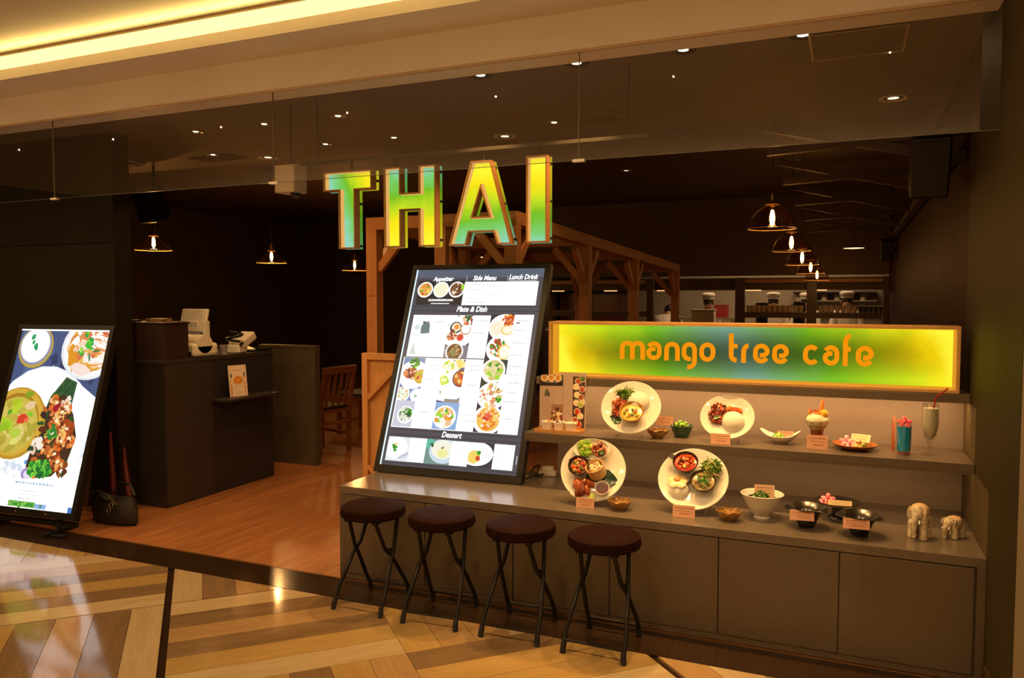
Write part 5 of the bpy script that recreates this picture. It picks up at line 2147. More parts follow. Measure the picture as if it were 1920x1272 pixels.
def skin_mesh(name, pts, edges, rad, m, parent, root=0, sub=1):
    me = bpy.data.meshes.new(name)
    me.from_pydata(pts, edges, [])
    me.materials.append(m)
    o = bpy.data.objects.new(name, me)
    COL.objects.link(o)
    o.parent = parent
    bm = bmesh.new()
    bm.from_mesh(me)
    ly = bm.verts.layers.skin.verify()
    bm.verts.ensure_lookup_table()
    for i, v in enumerate(bm.verts):
        r = rad[i]
        v[ly].radius = r if isinstance(r, tuple) else (r, r)
        v[ly].use_root = (i == root)
    bm.to_mesh(me)
    bm.free()
    md = o.modifiers.new('skin', 'SKIN')
    md.use_smooth_shade = True
    sd = o.modifiers.new('sub', 'SUBSURF')
    sd.levels = sd.render_levels = sub
    return o


M_skin = mat('skin', (.52, .27, .16, 1), .5)
M_uniform = mat('chef_white', (.66, .58, .48, 1), .7)
M_trouser = mat('dark_trousers', (.03, .028, .03, 1), .7)
M_hair = mat('black_hair', (.012, .009, .008, 1), .5)


def chef(loc, rz, label, lean=0.0, hat=True, scale=1.0):
    t = thing('person', label, 'person', loc, rz)
    t.scale = (scale,) * 3
    f = lambda z: -max(0, z - .9) * sin(lean) * 1.0           # forward lean from the hips (towards -y)
    h = lambda z: .9 + (z - .9) * cos(lean) if z > .9 else z
    J = lambda x, y, z: (x, y + f(z), h(z))
    pts = [J(0, 0, .92), J(0, 0, 1.12), J(0, 0, 1.30), J(0, 0, 1.42), J(0, -.02, 1.50), J(0, -.02, 1.60),
           J(.17, 0, 1.36), J(.22, -.06, 1.10), J(.19, -.26, 1.02), J(.18, -.34, 1.02),
           J(-.17, 0, 1.36), J(-.22, -.06, 1.10), J(-.19, -.26, 1.02), J(-.18, -.34, 1.02),
           (.10, 0, .80), (.10, -.01, .46), (.10, .02, .09), (.10, -.12, .04),
           (-.10, 0, .80), (-.10, -.01, .46), (-.10, .02, .09), (-.10, -.12, .04)]
    ed = [(0, 1), (1, 2), (2, 3), (3, 4), (4, 5), (2, 6), (6, 7), (7, 8), (8, 9), (2, 10), (10, 11), (11, 12), (12, 13), (0, 14), (14, 15), (15, 16), (16, 17), (0, 18), (18, 19), (19, 20), (20, 21)]
    rad = [(.15, .10), (.14, .095), (.15, .10), .05, (.078, .09), (.075, .088), .06, .045, .035, .034, .06, .045, .035, .034, .085, .06, .042, .04, .085, .06, .042, .04]
    skin_mesh('body', pts, ed, rad, M_skin, t)
    jp = [J(0, 0, .84), J(0, 0, 1.1), J(0, 0, 1.31), J(.18, 0, 1.36), J(.225, -.06, 1.11), J(.20, -.20, 1.03), J(-.18, 0, 1.36), J(-.225, -.06, 1.11), J(-.20, -.20, 1.03)]
    skin_mesh('jacket', jp, [(0, 1), (1, 2), (2, 3), (3, 4), (4, 5), (2, 6), (6, 7), (7, 8)], [(.18, .13), (.165, .118), (.18, .125), .085, .062, .052, .085, .062, .052], M_uniform, t)
    tp = [(0, 0, .88), (.10, 0, .78), (.10, -.01, .46), (.10, .02, .12), (-.10, 0, .78), (-.10, -.01, .46), (-.10, .02, .12)]
    skin_mesh('trousers', tp, [(0, 1), (1, 2), (2, 3), (0, 4), (4, 5), (5, 6)], [(.17, .12), .098, .075, .06, .098, .075, .06], M_trouser, t)
    c = Vector(J(0, -.02, 1.555))
    q = B()
    q.ell((c.x, c.y + .018, c.z + .025), (.088, .096, .095), 0, None, 14, 9)
    q.obj('hair', M_hair, t)
    for s in (-1, 1):
        q = B()
        q.ell((c.x + s * .03, c.y - .083, c.z + .01), (.011, .006, .007), 0, None, 8, 6)
        q.obj('eye', M_hair, t)
        q = B()
        q.ell((c.x + s * .083, c.y, c.z), (.008, .018, .026), 0, None, 8, 6)
        q.obj('ear', M_skin, t)
    q = B()
    q.ell((c.x, c.y - .095, c.z - .015), (.011, .016, .02), 0, None, 8, 6)
    q.obj('nose', M_skin, t)
    q = B()
    q.ell((c.x, c.y - .084, c.z - .048), (.024, .006, .005), 0, None, 8, 6)
    q.obj('mouth', mat('lips', (.35, .12, .09, 1), .5), t)
    if hat:
        q = B(Matrix.Translation((c.x, c.y + .012, c.z + .065)))
        q.lathe([(.098, 0), (.102, .045), (.118, .065), (.115, .095), (.08, .115), (.0001, .12)], 20)
        q.obj('chef_hat', M_uniform, t)
    return t


def kpos(px, dy):
    p = atY(px, 560, KY + dy)
    return (p.x, KY + dy, 0)


chef(kpos(1320, 1.75), .5, 'person in white leaning over the kitchen prep table, dark hair, by the red box', lean=.35, hat=True, scale=.94)
chef(kpos(1450, 1.30), .1, 'person in a white chef hat behind the first row of glasses, beside the black pot', hat=True, scale=.92)
chef(kpos(1512, 1.95), -.2, 'person in a white chef hat close to the post between the two glass bays', hat=True, scale=.92)
chef(kpos(1588, 1.45), 0, 'person in white chef hat and jacket behind the second row of glasses', hat=True, scale=.93)
chef(kpos(1243, 1.15), pi, 'person in white bending low behind the pine frame at the kitchen pass', lean=.95, hat=False, scale=1.0)

# ------------------------------------------------------------------ display food
def C8(*t):
    return rgb(*t)


F_GREEN = [C8(70, 120, 30), C8(45, 90, 25), C8(110, 150, 50), C8(60, 100, 40)]
F_LET = [C8(150, 190, 60), C8(185, 210, 90), C8(125, 170, 45)]
F_MEAT = [C8(170, 85, 50), C8(140, 65, 40), C8(200, 120, 80), C8(110, 50, 35), C8(185, 100, 60)]
F_RED = [C8(200, 60, 35), C8(225, 95, 45), C8(180, 45, 25)]
F_PALE = [C8(235, 215, 170), C8(225, 200, 150), C8(245, 235, 205)]


def leaning(loc, tilt, zc, rz=0):
    """matrix of a plate face leaning back: x right, y up the plate, z out of it"""
    return Matrix.Translation((0, 0, zc)) @ Matrix.Rotation(rz, 4, 'Z') @ Matrix.Rotation(pi / 2 - tilt, 4, 'X')


def round_plate(q, r, depth=.016, rim=.72, sy=1.0):
    q.lathe([(.0001, -.004), (r * .6, -.004), (r * .985, depth - .003), (r, depth), (r * .985, depth + .003), (r * rim, .004), (r * rim * .97, .002), (.0001, .002)], 56, sy=sy)


def blobs(q, c, rx, ry, n, pal, size, z=.006, hz=.012, jit=.25, flat=.7, dome=0.0):
    for _ in range(n):
        a, r = random.uniform(0, 2 * pi), math.sqrt(random.random())
        s = size * random.uniform(.6, 1.25)
        R = Euler((random.uniform(0, 3), random.uniform(0, 3), random.uniform(0, 3))).to_matrix().to_4x4()
        zz = z + random.uniform(0, hz) + dome * (1 - r * r)
        q.ell((c[0] + rx * r * cos(a), c[1] + ry * r * sin(a), zz), (s, s * flat, s * flat * .8), 0, random.choice(pal), 7, 4, jit=jit, rot=R)


def strips(q, c, rx, ry, n, pal, length, wdt, z=.008, hz=.02, ang=None, dome=0.0):
    for _ in range(n):
        a, r = random.uniform(0, 2 * pi), math.sqrt(random.random())
        x, y = c[0] + rx * r * cos(a), c[1] + ry * r * sin(a)
        th = random.uniform(0, 2 * pi) if ang is None else ang + random.uniform(-.5, .5)
        L = length * random.uniform(.6, 1.2)
        zz = z + random.uniform(0, hz) + dome * (1 - r * r)
        p = [(x + L * t * cos(th), y + L * t * sin(th), zz + .010 * sin(pi * (t + .5)) + random.uniform(-.002, .004)) for t in (-.5, 0, .5)]
        q.tube(p, [wdt * .6, wdt, wdt * .5], 5, 0, random.choice(pal))


def leaf(q, p, tip, wd, col, z=.004, lift=.004, col2=None):
    p, tip = Vector((p[0], p[1], 0)), Vector((tip[0], tip[1], 0))
    d = tip - p
    n = Vector((-d.y, d.x, 0)).normalized()
    vs, fs = [], []
    for i, (t, wk) in enumerate(((0, .35), (.2, .9), (.45, 1), (.7, .7), (.9, .3), (1, .02))):
        for s, k in ((-1, 0), (0, 1), (1, 0)):
            v = p + d * t + n * wd * wk * s
            vs.append((v.x, v.y, z + lift * sin(pi * t) + (.0 if s else -.0025)))
    for i in range(5):
        for k in range(2):
            a = i * 3 + k
            fs.append((a, a + 1, a + 4, a + 3))
    q.add(vs, fs, 0, col, False)
    q.add([(v[0], v[1], v[2] - .001) for v in vs], [f[::-1] for f in fs], 0, col2 or col, False)


def bowl_prof(r, h, th=.004, foot=.5):
    return [(.0001, 0), (r * foot, 0), (r * foot, .004), (r * .8, h * .45), (r * .96, h * .85), (r, h), (r - th * .5, h + .0015), (r - th, h), (r * .94 - th, h * .82), (r * .78 - th, h * .45), (r * .45, .010), (.0001, .009)]


def plate_stand(name_label, loc, rz=0, wd=.10):
    t = thing('plate_stand', name_label, 'stand', loc, rz, None)
    for s in (-1, 1):
        q = B()
        x = s * wd / 2
        q.box((x - .0035, -.040, 0), (x + .0035, .060, .006))
        q.box((x - .0035, -.040, .006), (x + .0035, -.032, .030))
        q.bar((x, .030, .004), (x, .060, .085), .007, .006)
        q.obj('side_rib', M_clear, t)
    q = B()
    q.box((-wd / 2, .045, .002), (wd / 2, .055, .008))
    q.obj('cross_bar', M_clear, t)
    return t


M_card = mat('peach_card', (.74, .40, .27, 1), .5)
M_card2 = mat('cream_card', (.80, .62, .34, 1), .5)
M_cardink = mat('card_ink', (.22, .08, .05, 1), .6)


def price_card(loc, label, w=.088, h=.048, tilt=.15, rz=0, m=None, back=True, seed=1, roll=0):
    t = thing('price_card', label, 'card', loc, rz, None)
    T = Matrix.Rotation(roll, 4, 'Y') @ lean_matrix(tilt)
    q = B(T)
    q.box((-w / 2, 0, -.0012), (w / 2, h, 0))
    q.obj('card_sheet', m or M_card, t)
    q = B(T)
    rd = random.Random(seed)
    for v, hh, a, c in ((.74, .055, .12, .9), (.52, .035, .12, .86), (.28, .06, .3, .8)):
        u = a
        while u < c:
            wd = rd.uniform(.03, .10)
            q.box((-w / 2 + u * w, v * h, .0), (-w / 2 + min(u + wd, c) * w, (v + hh) * h, .0003))
            u += wd + .02
    o = q.obj('print', M_cardink, t)
    o['kind'] = 'stuff'
    if back:
        q = B(T)
        q.add([(-w / 2, h * .6, -.0013), (w / 2, h * .6, -.0013), (w / 2, -.0, -.0013), (-w / 2, -.0, -.0013)], [(0, 1, 2, 3)])
        q.obj('card_back', m or M_card, t)
        q = B()
        q.box((-w * .3, .004, 0), (w * .3, .004 + h * .35, .0008))
        q.obj('card_foot', m or M_card, t)
    return t


# --- plate of rice, green curry and fried chicken (shelf)
p = lie(1190, 814, SZ)
loc = (p.x, .455, SZ)
tl = radians(36)
d1 = thing('curry_plate', 'large white plate with rice dome, ochre bowl of curry, chicken and leaf salad', 'dish', loc, .10)
M1_ = leaning(loc, tl, .020 + .152 * cos(tl))
q = B(M1_)
round_plate(q, .152)
q.obj('plate', M_white, d1)
q = B(M1_)
q.ell((.035, .035, .006), (.058, .055, .044), 0, None, 24, 14)
q.obj('rice_dome', M_rice, d1)
q = B(M1_ @ Matrix.Translation((.012, -.050, .006)) @ Matrix.Rotation(radians(-8), 4, 'X'))
q.lathe(bowl_prof(.062, .048), 36)
bw = q.obj('curry_bowl', M_ochre, d1)
q = B(M1_ @ Matrix.Translation((.012, -.050, .006)) @ Matrix.Rotation(radians(-8), 4, 'X'))
q.lathe([(.0001, .036), (.055, .036), (.0575, .035)], 30, 0, C8(205, 180, 85))
blobs(q, (0, -.004), .036, .032, 12, [C8(215, 140, 90), C8(225, 160, 110), C8(120, 150, 50), C8(190, 200, 100)], .011, .037, .006)
q.obj('curry', M_food, bw)
q = B(M1_)
blobs(q, (-.062, -.002), .034, .050, 22, [C8(170, 80, 45), C8(205, 110, 75), C8(130, 55, 35), C8(225, 140, 105)], .019, .008, .016)
q.obj('chicken_pieces', M_food, d1)
q = B(M1_)
strips(q, (-.030, .075), .042, .024, 60, F_GREEN + [C8(190, 200, 140)], .04, .0028, .010, .024)
blobs(q, (-.03, .07), .036, .02, 14, F_GREEN + [C8(150, 80, 60)], .010, .008, .014)
q.obj('leaf_salad', M_food, d1)
q = B(M1_)
leaf(q, (-.055, -.055), (-.125, -.088), .024, C8(35, 70, 25))
leaf(q, (-.045, -.06), (-.10, -.100), .02, C8(50, 90, 35), .006)
q.obj('banana_leaf', M_food, d1)
plate_stand('clear plate stand under the curry and rice plate', (loc[0], .415, SZ), .10, .12)

# --- plate of minced basil stir fry (shelf)
p = lie(1365, 826, SZ)
loc = (p.x, .500, SZ)
tl = radians(38)
d2 = thing('basil_plate', 'white rimmed oval plate with a rice dome, minced basil stir-fry and red shrimp', 'dish', loc, .05)
M2_ = leaning(loc, tl, .018 + .124 * cos(tl))
q = B(M2_)
round_plate(q, .130, .015, .74, .96)
q.obj('plate', M_white, d2)
q = B(M2_)
q.ell((.028, -.022, .004), (.055, .055, .042), 0, None, 24, 14)
q.obj('rice_dome', M_rice, d2)
q = B(M2_)
blobs(q, (-.042, .014), .046, .062, 190, [C8(150, 65, 35), C8(120, 50, 28), C8(175, 90, 50), C8(205, 120, 70), C8(80, 35, 25)], .0085, .004, .014, dome=.008)
blobs(q, (-.03, .038), .014, .012, 6, [C8(215, 70, 50), C8(230, 100, 70)], .014, .014, .010)
leaf(q, (-.065, -.020), (-.025, -.006), .010, C8(60, 95, 30), .026)
q.obj('minced_stir_fry', M_food, d2)
q = B(M2_)
for k in range(5):
    q.ell((.008 + k * .013, .048 - .002 * k, .012), (.011, .014, .010), 0, random.choice([C8(215, 95, 35), C8(230, 125, 55), C8(200, 80, 30)]), 9, 6)
q.obj('shrimp', M_food, d2)
plate_stand('clear plate stand under the minced basil plate', (loc[0], .475, SZ), .05, .11)

# --- four-dish sampler plate (bench)
p = lie(1107, 946, BZ)
loc = (p.x, .215, BZ)
tl = radians(31)
d3 = thing('sampler_plate', 'large white plate with lettuce wrap, shrimp salad bowl, rice basket, fried chicken and red dip', 'dish', loc, .16)
M3_ = leaning(loc, tl, .016 + .160 * cos(tl))
q = B(M3_)
round_plate(q, .160)
q.obj('plate', M_white, d3)
q = B(M3_ @ Matrix.Diagonal((1.10, 1.10, 1.05, 1)) @ Matrix.Translation((-.012, .092, .006)))
q.lathe(bowl_prof(.082, .024), 32, sy=.62)
bb = q.obj('boat_dish', M_white, d3)
q = B(M3_ @ Matrix.Diagonal((1.10, 1.10, 1.05, 1)) @ Matrix.Translation((-.012, .092, .006)))
blobs(q, (-.030, .0), .030, .036, 20, F_LET, .020, .016, .012)
blobs(q, (.032, .002), .032, .030, 46, F_MEAT + [C8(215, 140, 110)], .010, .018, .016)
blobs(q, (.045, -.010), .016, .014, 8, F_GREEN, .010, .028, .006)
q.obj('lettuce_wrap_filling', M_food, bb)
q = B(M3_ @ Matrix.Diagonal((1.10, 1.10, 1.05, 1)) @ Matrix.Translation((-.062, .008, .006)))
q.lathe(bowl_prof(.047, .040), 28)
bb = q.obj('black_bowl', M_blackbowl, d3)
q = B(M3_ @ Matrix.Diagonal((1.10, 1.10, 1.05, 1)) @ Matrix.Translation((-.062, .008, .006)))
q.lathe([(.0001, .028), (.040, .028)], 20, 0, C8(190, 130, 80))
blobs(q, (0, .0), .032, .030, 50, [C8(225, 110, 60), C8(235, 150, 90), C8(240, 215, 170), C8(210, 70, 40), C8(110, 140, 50)], .009, .028, .012)
q.obj('shrimp_salad', M_food, bb)
q = B(M3_ @ Matrix.Diagonal((1.10, 1.10, 1.05, 1)))
leaf(q, (.01, -.02), (.118, -.052), .040, C8(22, 52, 28), .006, .010)
leaf(q, (-.02, -.005), (.03, -.06), .03, C8(20, 48, 26), .005, .006)
leaf(q, (-.085, .04), (-.115, .04), .014, C8(24, 52, 28), .010)
q.obj('banana_leaf', M_food, d3)
q = B(M3_ @ Matrix.Diagonal((1.10, 1.10, 1.05, 1)) @ Matrix.Translation((.022, -.016, .006)) @ Matrix.Rotation(radians(-26), 4, 'X') @ Matrix.Rotation(radians(-14), 4, 'Y'))
q.lathe([(.0001, 0), (.040, 0), (.043, .055), (.040, .057), (.037, .054), (.035, .03), (.0001, .03)], 28)
bb = q.obj('rice_basket', mat('bamboo', (.62, .38, .16, 1), .4, noise=.2, nscale=60), d3)
q = B(M3_ @ Matrix.Diagonal((1.10, 1.10, 1.05, 1)) @ Matrix.Translation((.022, -.016, .006)) @ Matrix.Rotation(radians(-26), 4, 'X') @ Matrix.Rotation(radians(-14), 4, 'Y'))
blobs(q, (0, 0), .026, .026, 26, F_PALE + [C8(240, 225, 190)], .011, .038, .010)
q.obj('sticky_rice', M_food, bb)
q = B(M3_ @ Matrix.Diagonal((1.10, 1.10, 1.05, 1)) @ Matrix.Translation((-.010, -.098, .005)))
q.lathe(bowl_prof(.088, .014), 32, sy=.50)
bb = q.obj('shallow_dish', M_white, d3)
q = B(M3_ @ Matrix.Diagonal((1.10, 1.10, 1.05, 1)))
for (x, y, rx, ry, rot) in ((-.062, -.072, .020, .032, .3), (-.040, -.095, .018, .034, -.1), (-.030, -.062, .024, .018, .5), (-.005, -.066, .026, .014, -.4), (-.058, -.105, .014, .030, .0), (-.018, -.095, .013, .028, .2)):
    R = Matrix.Rotation(rot, 4, 'Z')
    q.ell((x, y, .024), (rx, ry, .016), 0, random.choice([C8(140, 62, 24), C8(165, 82, 32), C8(185, 108, 50), C8(112, 45, 20)]), 10, 6, jit=.10, rot=R)
leaf(q, (-.005, -.115), (.02, -.135), .016, C8(165, 185, 70), .022)
q.obj('fried_chicken', M_food, d3)
q = B(M3_ @ Matrix.Diagonal((1.10, 1.10, 1.05, 1)) @ Matrix.Translation((.048, -.084, .010)))
q.lathe(bowl_prof(.033, .022, .003), 24)
bb = q.obj('dip_cup', M_white, d3)
q = B(M3_ @ Matrix.Diagonal((1.10, 1.10, 1.05, 1)) @ Matrix.Translation((.048, -.084, .010)))
q.lathe([(.0001, .017), (.028, .017)], 20, 0, C8(120, 28, 15))
q.obj('red_dip', M_food, bb)
plate_stand('clear plate stand under the sampler plate with the rice basket', (loc[0], .185, BZ), .16, .13)

# --- two-soup plate (bench)
p = lie(1297, 959, BZ)
loc = (p.x, .265, BZ)
tl = radians(41)
d4 = thing('soup_plate', 'large white plate with two black soup bowls, greens and a fried egg on rice', 'dish', loc, .08)
M4_ = leaning(loc, tl, .018 + .163 * cos(tl))
q = B(M4_)
round_plate(q, .163)
q.obj('plate', M_white, d4)
for (cx_, cy_, nm, base, pal, lab) in ((-.038, .065, 'red_soup', C8(170, 50, 18), [C8(215, 95, 35), C8(235, 160, 85), C8(160, 40, 15), C8(225, 120, 50), C8(190, 65, 25)], None),
                                       (.050, -.028, 'noodle_soup', C8(165, 145, 95), [C8(215, 195, 145), C8(190, 165, 110), C8(140, 110, 75), C8(225, 205, 160)], None)):
    T_ = M4_ @ Matrix.Translation((cx_, cy_, .006)) @ Matrix.Rotation(radians(-6), 4, 'X')
    q = B(T_)
    q.lathe(bowl_prof(.060, .044), 36)
    q.bar((-.056, .020, .040), (-.072, .030, .043), .024, .007)
    bb = q.obj('black_bowl', M_blackbowl, d4)
    q = B(T_)
    q.lathe([(.0001, .034), (.053, .034), (.055, .033)], 28, 0, base)
    if nm == 'red_soup':
        blobs(q, (0, 0), .042, .040, 22, pal, .010, .034, .004)
        blobs(q, (-.02, .0), .012, .012, 3, [C8(50, 30, 15)], .011, .036, .003)
        blobs(q, (0, .018), .014, .008, 3, [C8(235, 190, 90)], .012, .036, .003)
        blobs(q, (.0, -.030), .008, .008, 2, [C8(235, 200, 120)], .012, .036, .003)
    else:
        strips(q, (0, 0), .036, .036, 60, pal, .030, .0025, .033, .006)
        strips(q, (0, .0), .024, .022, 14, [C8(70, 130, 40), C8(110, 165, 60), C8(50, 100, 35)], .045, .0035, .040, .006)
    q.obj(nm, M_food, bb)
q = B(M4_)
strips(q, (.082, .055), .042, .040, 120, F_GREEN + [C8(165, 175, 80), C8(190, 190, 120)], .045, .0028, .008, .030, dome=.012)
strips(q, (.095, .02), .025, .02, 12, [C8(225, 195, 150), C8(200, 160, 120)], .040, .003, .020, .012)
blobs(q, (.08, .05), .035, .035, 16, F_GREEN + [C8(195, 95, 40)], .009, .008, .012)
q.obj('tossed_greens', M_food, d4)
q = B(M4_)
q.ell((-.062, -.060, .004), (.050, .046, .034), 0, None, 22, 12)
q.obj('rice_dome', M_rice, d4)
q = B(M4_ @ Matrix.Translation((-.066, -.026, .030)) @ Matrix.Rotation(radians(-20), 4, 'X'))
q.lathe([(.0001, .007), (.020, .006), (.040, .003), (.046, .0), (.044, -.002), (.0001, -.003)], 30, 0, C8(240, 205, 150), wob=lambda r, z, a, i: (r * (1 + (.10 * sin(5 * a) + .06 * sin(9 * a)) * (i in (2, 3, 4))), z))
q.ell((-.004, .004, .008), (.016, .015, .007), 0, C8(235, 130, 75), 14, 8)
q.obj('fried_egg', M_food, d4)
plate_stand('clear plate stand under the two-soup plate', (loc[0], .225, BZ), .08, .13)


# --- petal bowls
def petal_bowl(loc, label, m):
    t = thing('petal_bowl', label, 'bowl', loc, 0, None)
    q = B()
    wob = lambda r, z, a, i: (r * (1 + .045 * cos(6 * a) * (1 if i > 2 else 0)), z + (.004 * cos(6 * a) if 4 <= i <= 8 else 0))
    q.lathe([(.0001, 0), (.027, 0), (.028, .004), (.043, .018), (.052, .032), (.056, .043), (.0535, .044), (.049, .032), (.040, .019), (.025, .010), (.0001, .008)], 48, wob=wob)
    q.obj('bowl_body', m, t)
    q = B()
    q.lathe([(.026, .0), (.026, .0035), (.023, .0035), (.023, .0)], 24)
    q.obj('foot_ring', m, t)
    q = B()
    q.lathe([(.0001, .016), (.034, .016)], 20)
    q.obj('sauce', mat('dark_sauce', (.16, .07, .02, 1), .2), t)
    return t


petal_bowl((-.868, .468, SZ), 'gold petal-edged bowl on the shelf beside the green bowl', M_gold)
petal_bowl((-.972, .135, BZ), 'gold petal-edged bowl on the bench, right beside the sampler plate', M_gold)
petal_bowl((-.470, .155, BZ), 'gold petal-edged bowl on the bench between the two-soup plate and the white bowl', M_gold)

# --- green bowl
t = thing('green_bowl', 'dark green bowl heaped with green salad on the shelf', 'bowl', (-.762, .548, SZ))
q = B()
q.lathe([(.0001, 0), (.034, 0), (.036, .006), (.048, .030), (.056, .056), (.059, .0575), (.057, .060), (.052, .056), (.040, .02), (.0001, .016)], 36)
q.obj('bowl_body', M_greenbowl, t)
q = B()
q.lathe([(.0001, .050), (.052, .050)], 24, 0, C8(90, 115, 40))
blobs(q, (0, 0), .028, .026, 30, F_LET + [C8(90, 150, 40)], .011, .052, .010, dome=.018)
q.obj('salad', M_food, t)

# --- boat-shaped white bowl with salad and card
t = thing('boat_bowl', 'white boat-shaped bowl with upswept ends holding a small salad', 'bowl', (-.285, .56, SZ), -.05)
q = B()
wob = lambda r, z, a, i: (r, z + (max(0, abs(cos(a)) - .25) ** 2 * .050 * (z / .034) if z > .006 else 0))
q.lathe([(.0001, 0), (.035, 0), (.036, .004), (.065, .014), (.085, .028), (.094, .036), (.090, .037), (.080, .028), (.06, .016), (.0001, .009)], 48, sy=.62, wob=wob)
q.obj('bowl_body', M_white, t)
q = B()
blobs(q, (-.012, -.004), .026, .020, 24, F_LET + [C8(100, 160, 40)], .011, .022, .010, dome=.014)
blobs(q, (.0, -.012), .034, .014, 16, [C8(215, 90, 50), C8(230, 195, 110), C8(110, 80, 40), C8(240, 225, 180)], .010, .020, .008)
q.obj('salad', M_food, t)
price_card((-.262, .578, SZ + .012), 'peach price card standing in the white boat-shaped bowl', .075, .045, .20, .05, seed=4, back=False)

# --- parfait
t = thing('parfait', 'parfait glass topped with mango, berries, cream and a wafer', 'dessert', (-.118, .535, SZ))
t.scale = (1.05, 1.05, 1.16)
q = B()
q.lathe([(.030, 0), (.032, .003), (.012, .008), (.012, .014), (.026, .03), (.030, .072), (.040, .082), (.052, .108), (.0535, .110), (.0505, .108), (.038, .084), (.028, .072), (.024, .032), (.0001, .018)], 30)
q.obj('parfait_glass', M_drinkglass, t, recalc=True)
q = B()
q.lathe([(.0001, .020), (.0235, .034), (.0265, .070), (.0001, .070)], 22, 0, C8(150, 65, 22))
blobs(q, (0, 0), .022, .022, 26, [C8(180, 90, 35), C8(130, 52, 20), C8(205, 115, 45)], .007, .03, .036)
q.lathe([(.0001, .070), (.028, .071), (.036, .085), (.0001, .086)], 22, 0, C8(215, 185, 110))
q.lathe([(.0001, .086), (.038, .087), (.047, .106), (.044, .120), (.03, .132), (.0001, .136)], 24, 0, C8(245, 228, 195), wob=lambda r, z, a, i: (r * (1 + .06 * sin(6 * a + i)), z))
q.obj('layers', M_food, t)
q = B()
q.ell((.028, -.008, .136), (.018, .018, .018), 0, C8(245, 185, 50), 12, 8)
blobs(q, (-.012, -.006), .024, .018, 9, [C8(240, 150, 60), C8(245, 180, 80), C8(235, 120, 50)], .012, .130, .014)
blobs(q, (-.012, -.010), .024, .016, 5, [C8(200, 40, 40), C8(60, 20, 25), C8(220, 60, 60)], .007, .146, .008)
q.obj('fruit', M_food, t)
q = B(Matrix.Translation((.016, .012, .125)) @ Matrix.Rotation(radians(4), 4, 'Y'))
q.tube([(0, 0, 0), (0, 0, .02), (0, 0, .052), (0, 0, .066)], [.009, .010, .010, .005], 10, 0, C8(225, 150, 75))
q.obj('wafer', M_food, t)
price_card((-.114, .455, SZ), 'plain peach price card leaning in front of the parfait glass', .092, .066, .10, .02, seed=9)

# --- brown wooden plate with dessert and orchid
t = thing('wooden_plate', 'shallow brown wooden plate with a pink orchid and small pale dessert', 'dish', (.047, .535, SZ), 0)
q = B()
q.lathe([(.0001, 0), (.05, 0), (.055, .004), (.085, .013), (.098, .024), (.100, .026), (.097, .027), (.083, .017), (.05, .008), (.0001, .007)], 44)
q.obj('plate_body', W_plate, t)
q = B()
blobs(q, (-.004, -.022), .032, .018, 16, [C8(245, 215, 140), C8(240, 200, 110), C8(235, 225, 190)], .012, .014, .008)
blobs(q, (.026, -.010), .022, .018, 10, [C8(165, 90, 40), C8(140, 150, 60), C8(120, 140, 50)], .014, .016, .010)
q.obj('dessert_pieces', M_food, t)


def orchid(parent, c, r, col=(225, 120, 130), tilt=.9):
    q = B(Matrix.Translation(c) @ Matrix.Rotation(tilt, 4, 'X'))
    for k in range(5):
        a = 2 * pi * k / 5 + .3
        R = Matrix.Rotation(a, 4, 'Z')
        q.ell((r * .55 * cos(a), r * .55 * sin(a), .002 * (k % 2)), (r * .55, r * .36, .003), 0, rgb(*[min(255, v + random.randint(-14, 14)) for v in col]), 10, 6, rot=R)
    q.ell((0, -r * .1, .007), (r * .20, r * .24, .007), 0, rgb(200, 60, 110), 8, 6)
    return q.obj('orchid', M_food, parent)


orchid(t, (-.035, -.012, .034), .032, (225, 130, 140))
orchid(t, (-.020, -.030, .026), .026, (235, 160, 160))
price_card((.070, .560, SZ + .032), 'cream price card tilted on the brown wooden plate', .085, .038, .5, -.30, m=M_card2, seed=6, back=False)

# --- blue drink and orange card
t = thing('blue_drink', 'straight glass of bright blue drink topped with a pink orchid', 'drink', (.251, .495, SZ))
q = B()
q.lathe([(.0001, .0), (.029, 0), (.0315, .12), (.0325, .152), (.0305, .152), (.0275, .012), (.0001, .010)], 30)
q.obj('glass_body', M_drinkglass, t, recalc=True)
q = B()
q.lathe([(.0001, .016), (.027, .016), (.0298, .128), (.0001, .128)], 28)
q.obj('blue_liquid', mat('blue_liquid', (.008, .50, 1, 1), .15), t)
orchid(t, (.0, -.006, .145), .032, (215, 70, 95), .7)
q = B()
q.lathe([(.0001, .001), (.024, .001), (.024, .0095), (.0001, .0095)], 20)
q.obj('glass_base', mat('base_red', (.35, .10, .06, 1), .2), t)
t = thing('price_card', 'narrow bright orange card standing edge-on behind the blue drink', 'card', (.212, .585, SZ), radians(80))
q = B(lean_matrix(.0))
q.box((-.045, 0, -.0012), (.045, .155, 0))
q.obj('card_sheet', mat('orange_card', (.80, .17, .04, 1), .5), t)
q = B(lean_matrix(.0))
q.box((-.045, .13, 0), (.045, .150, .0004))
q.obj('print', M_card, t)

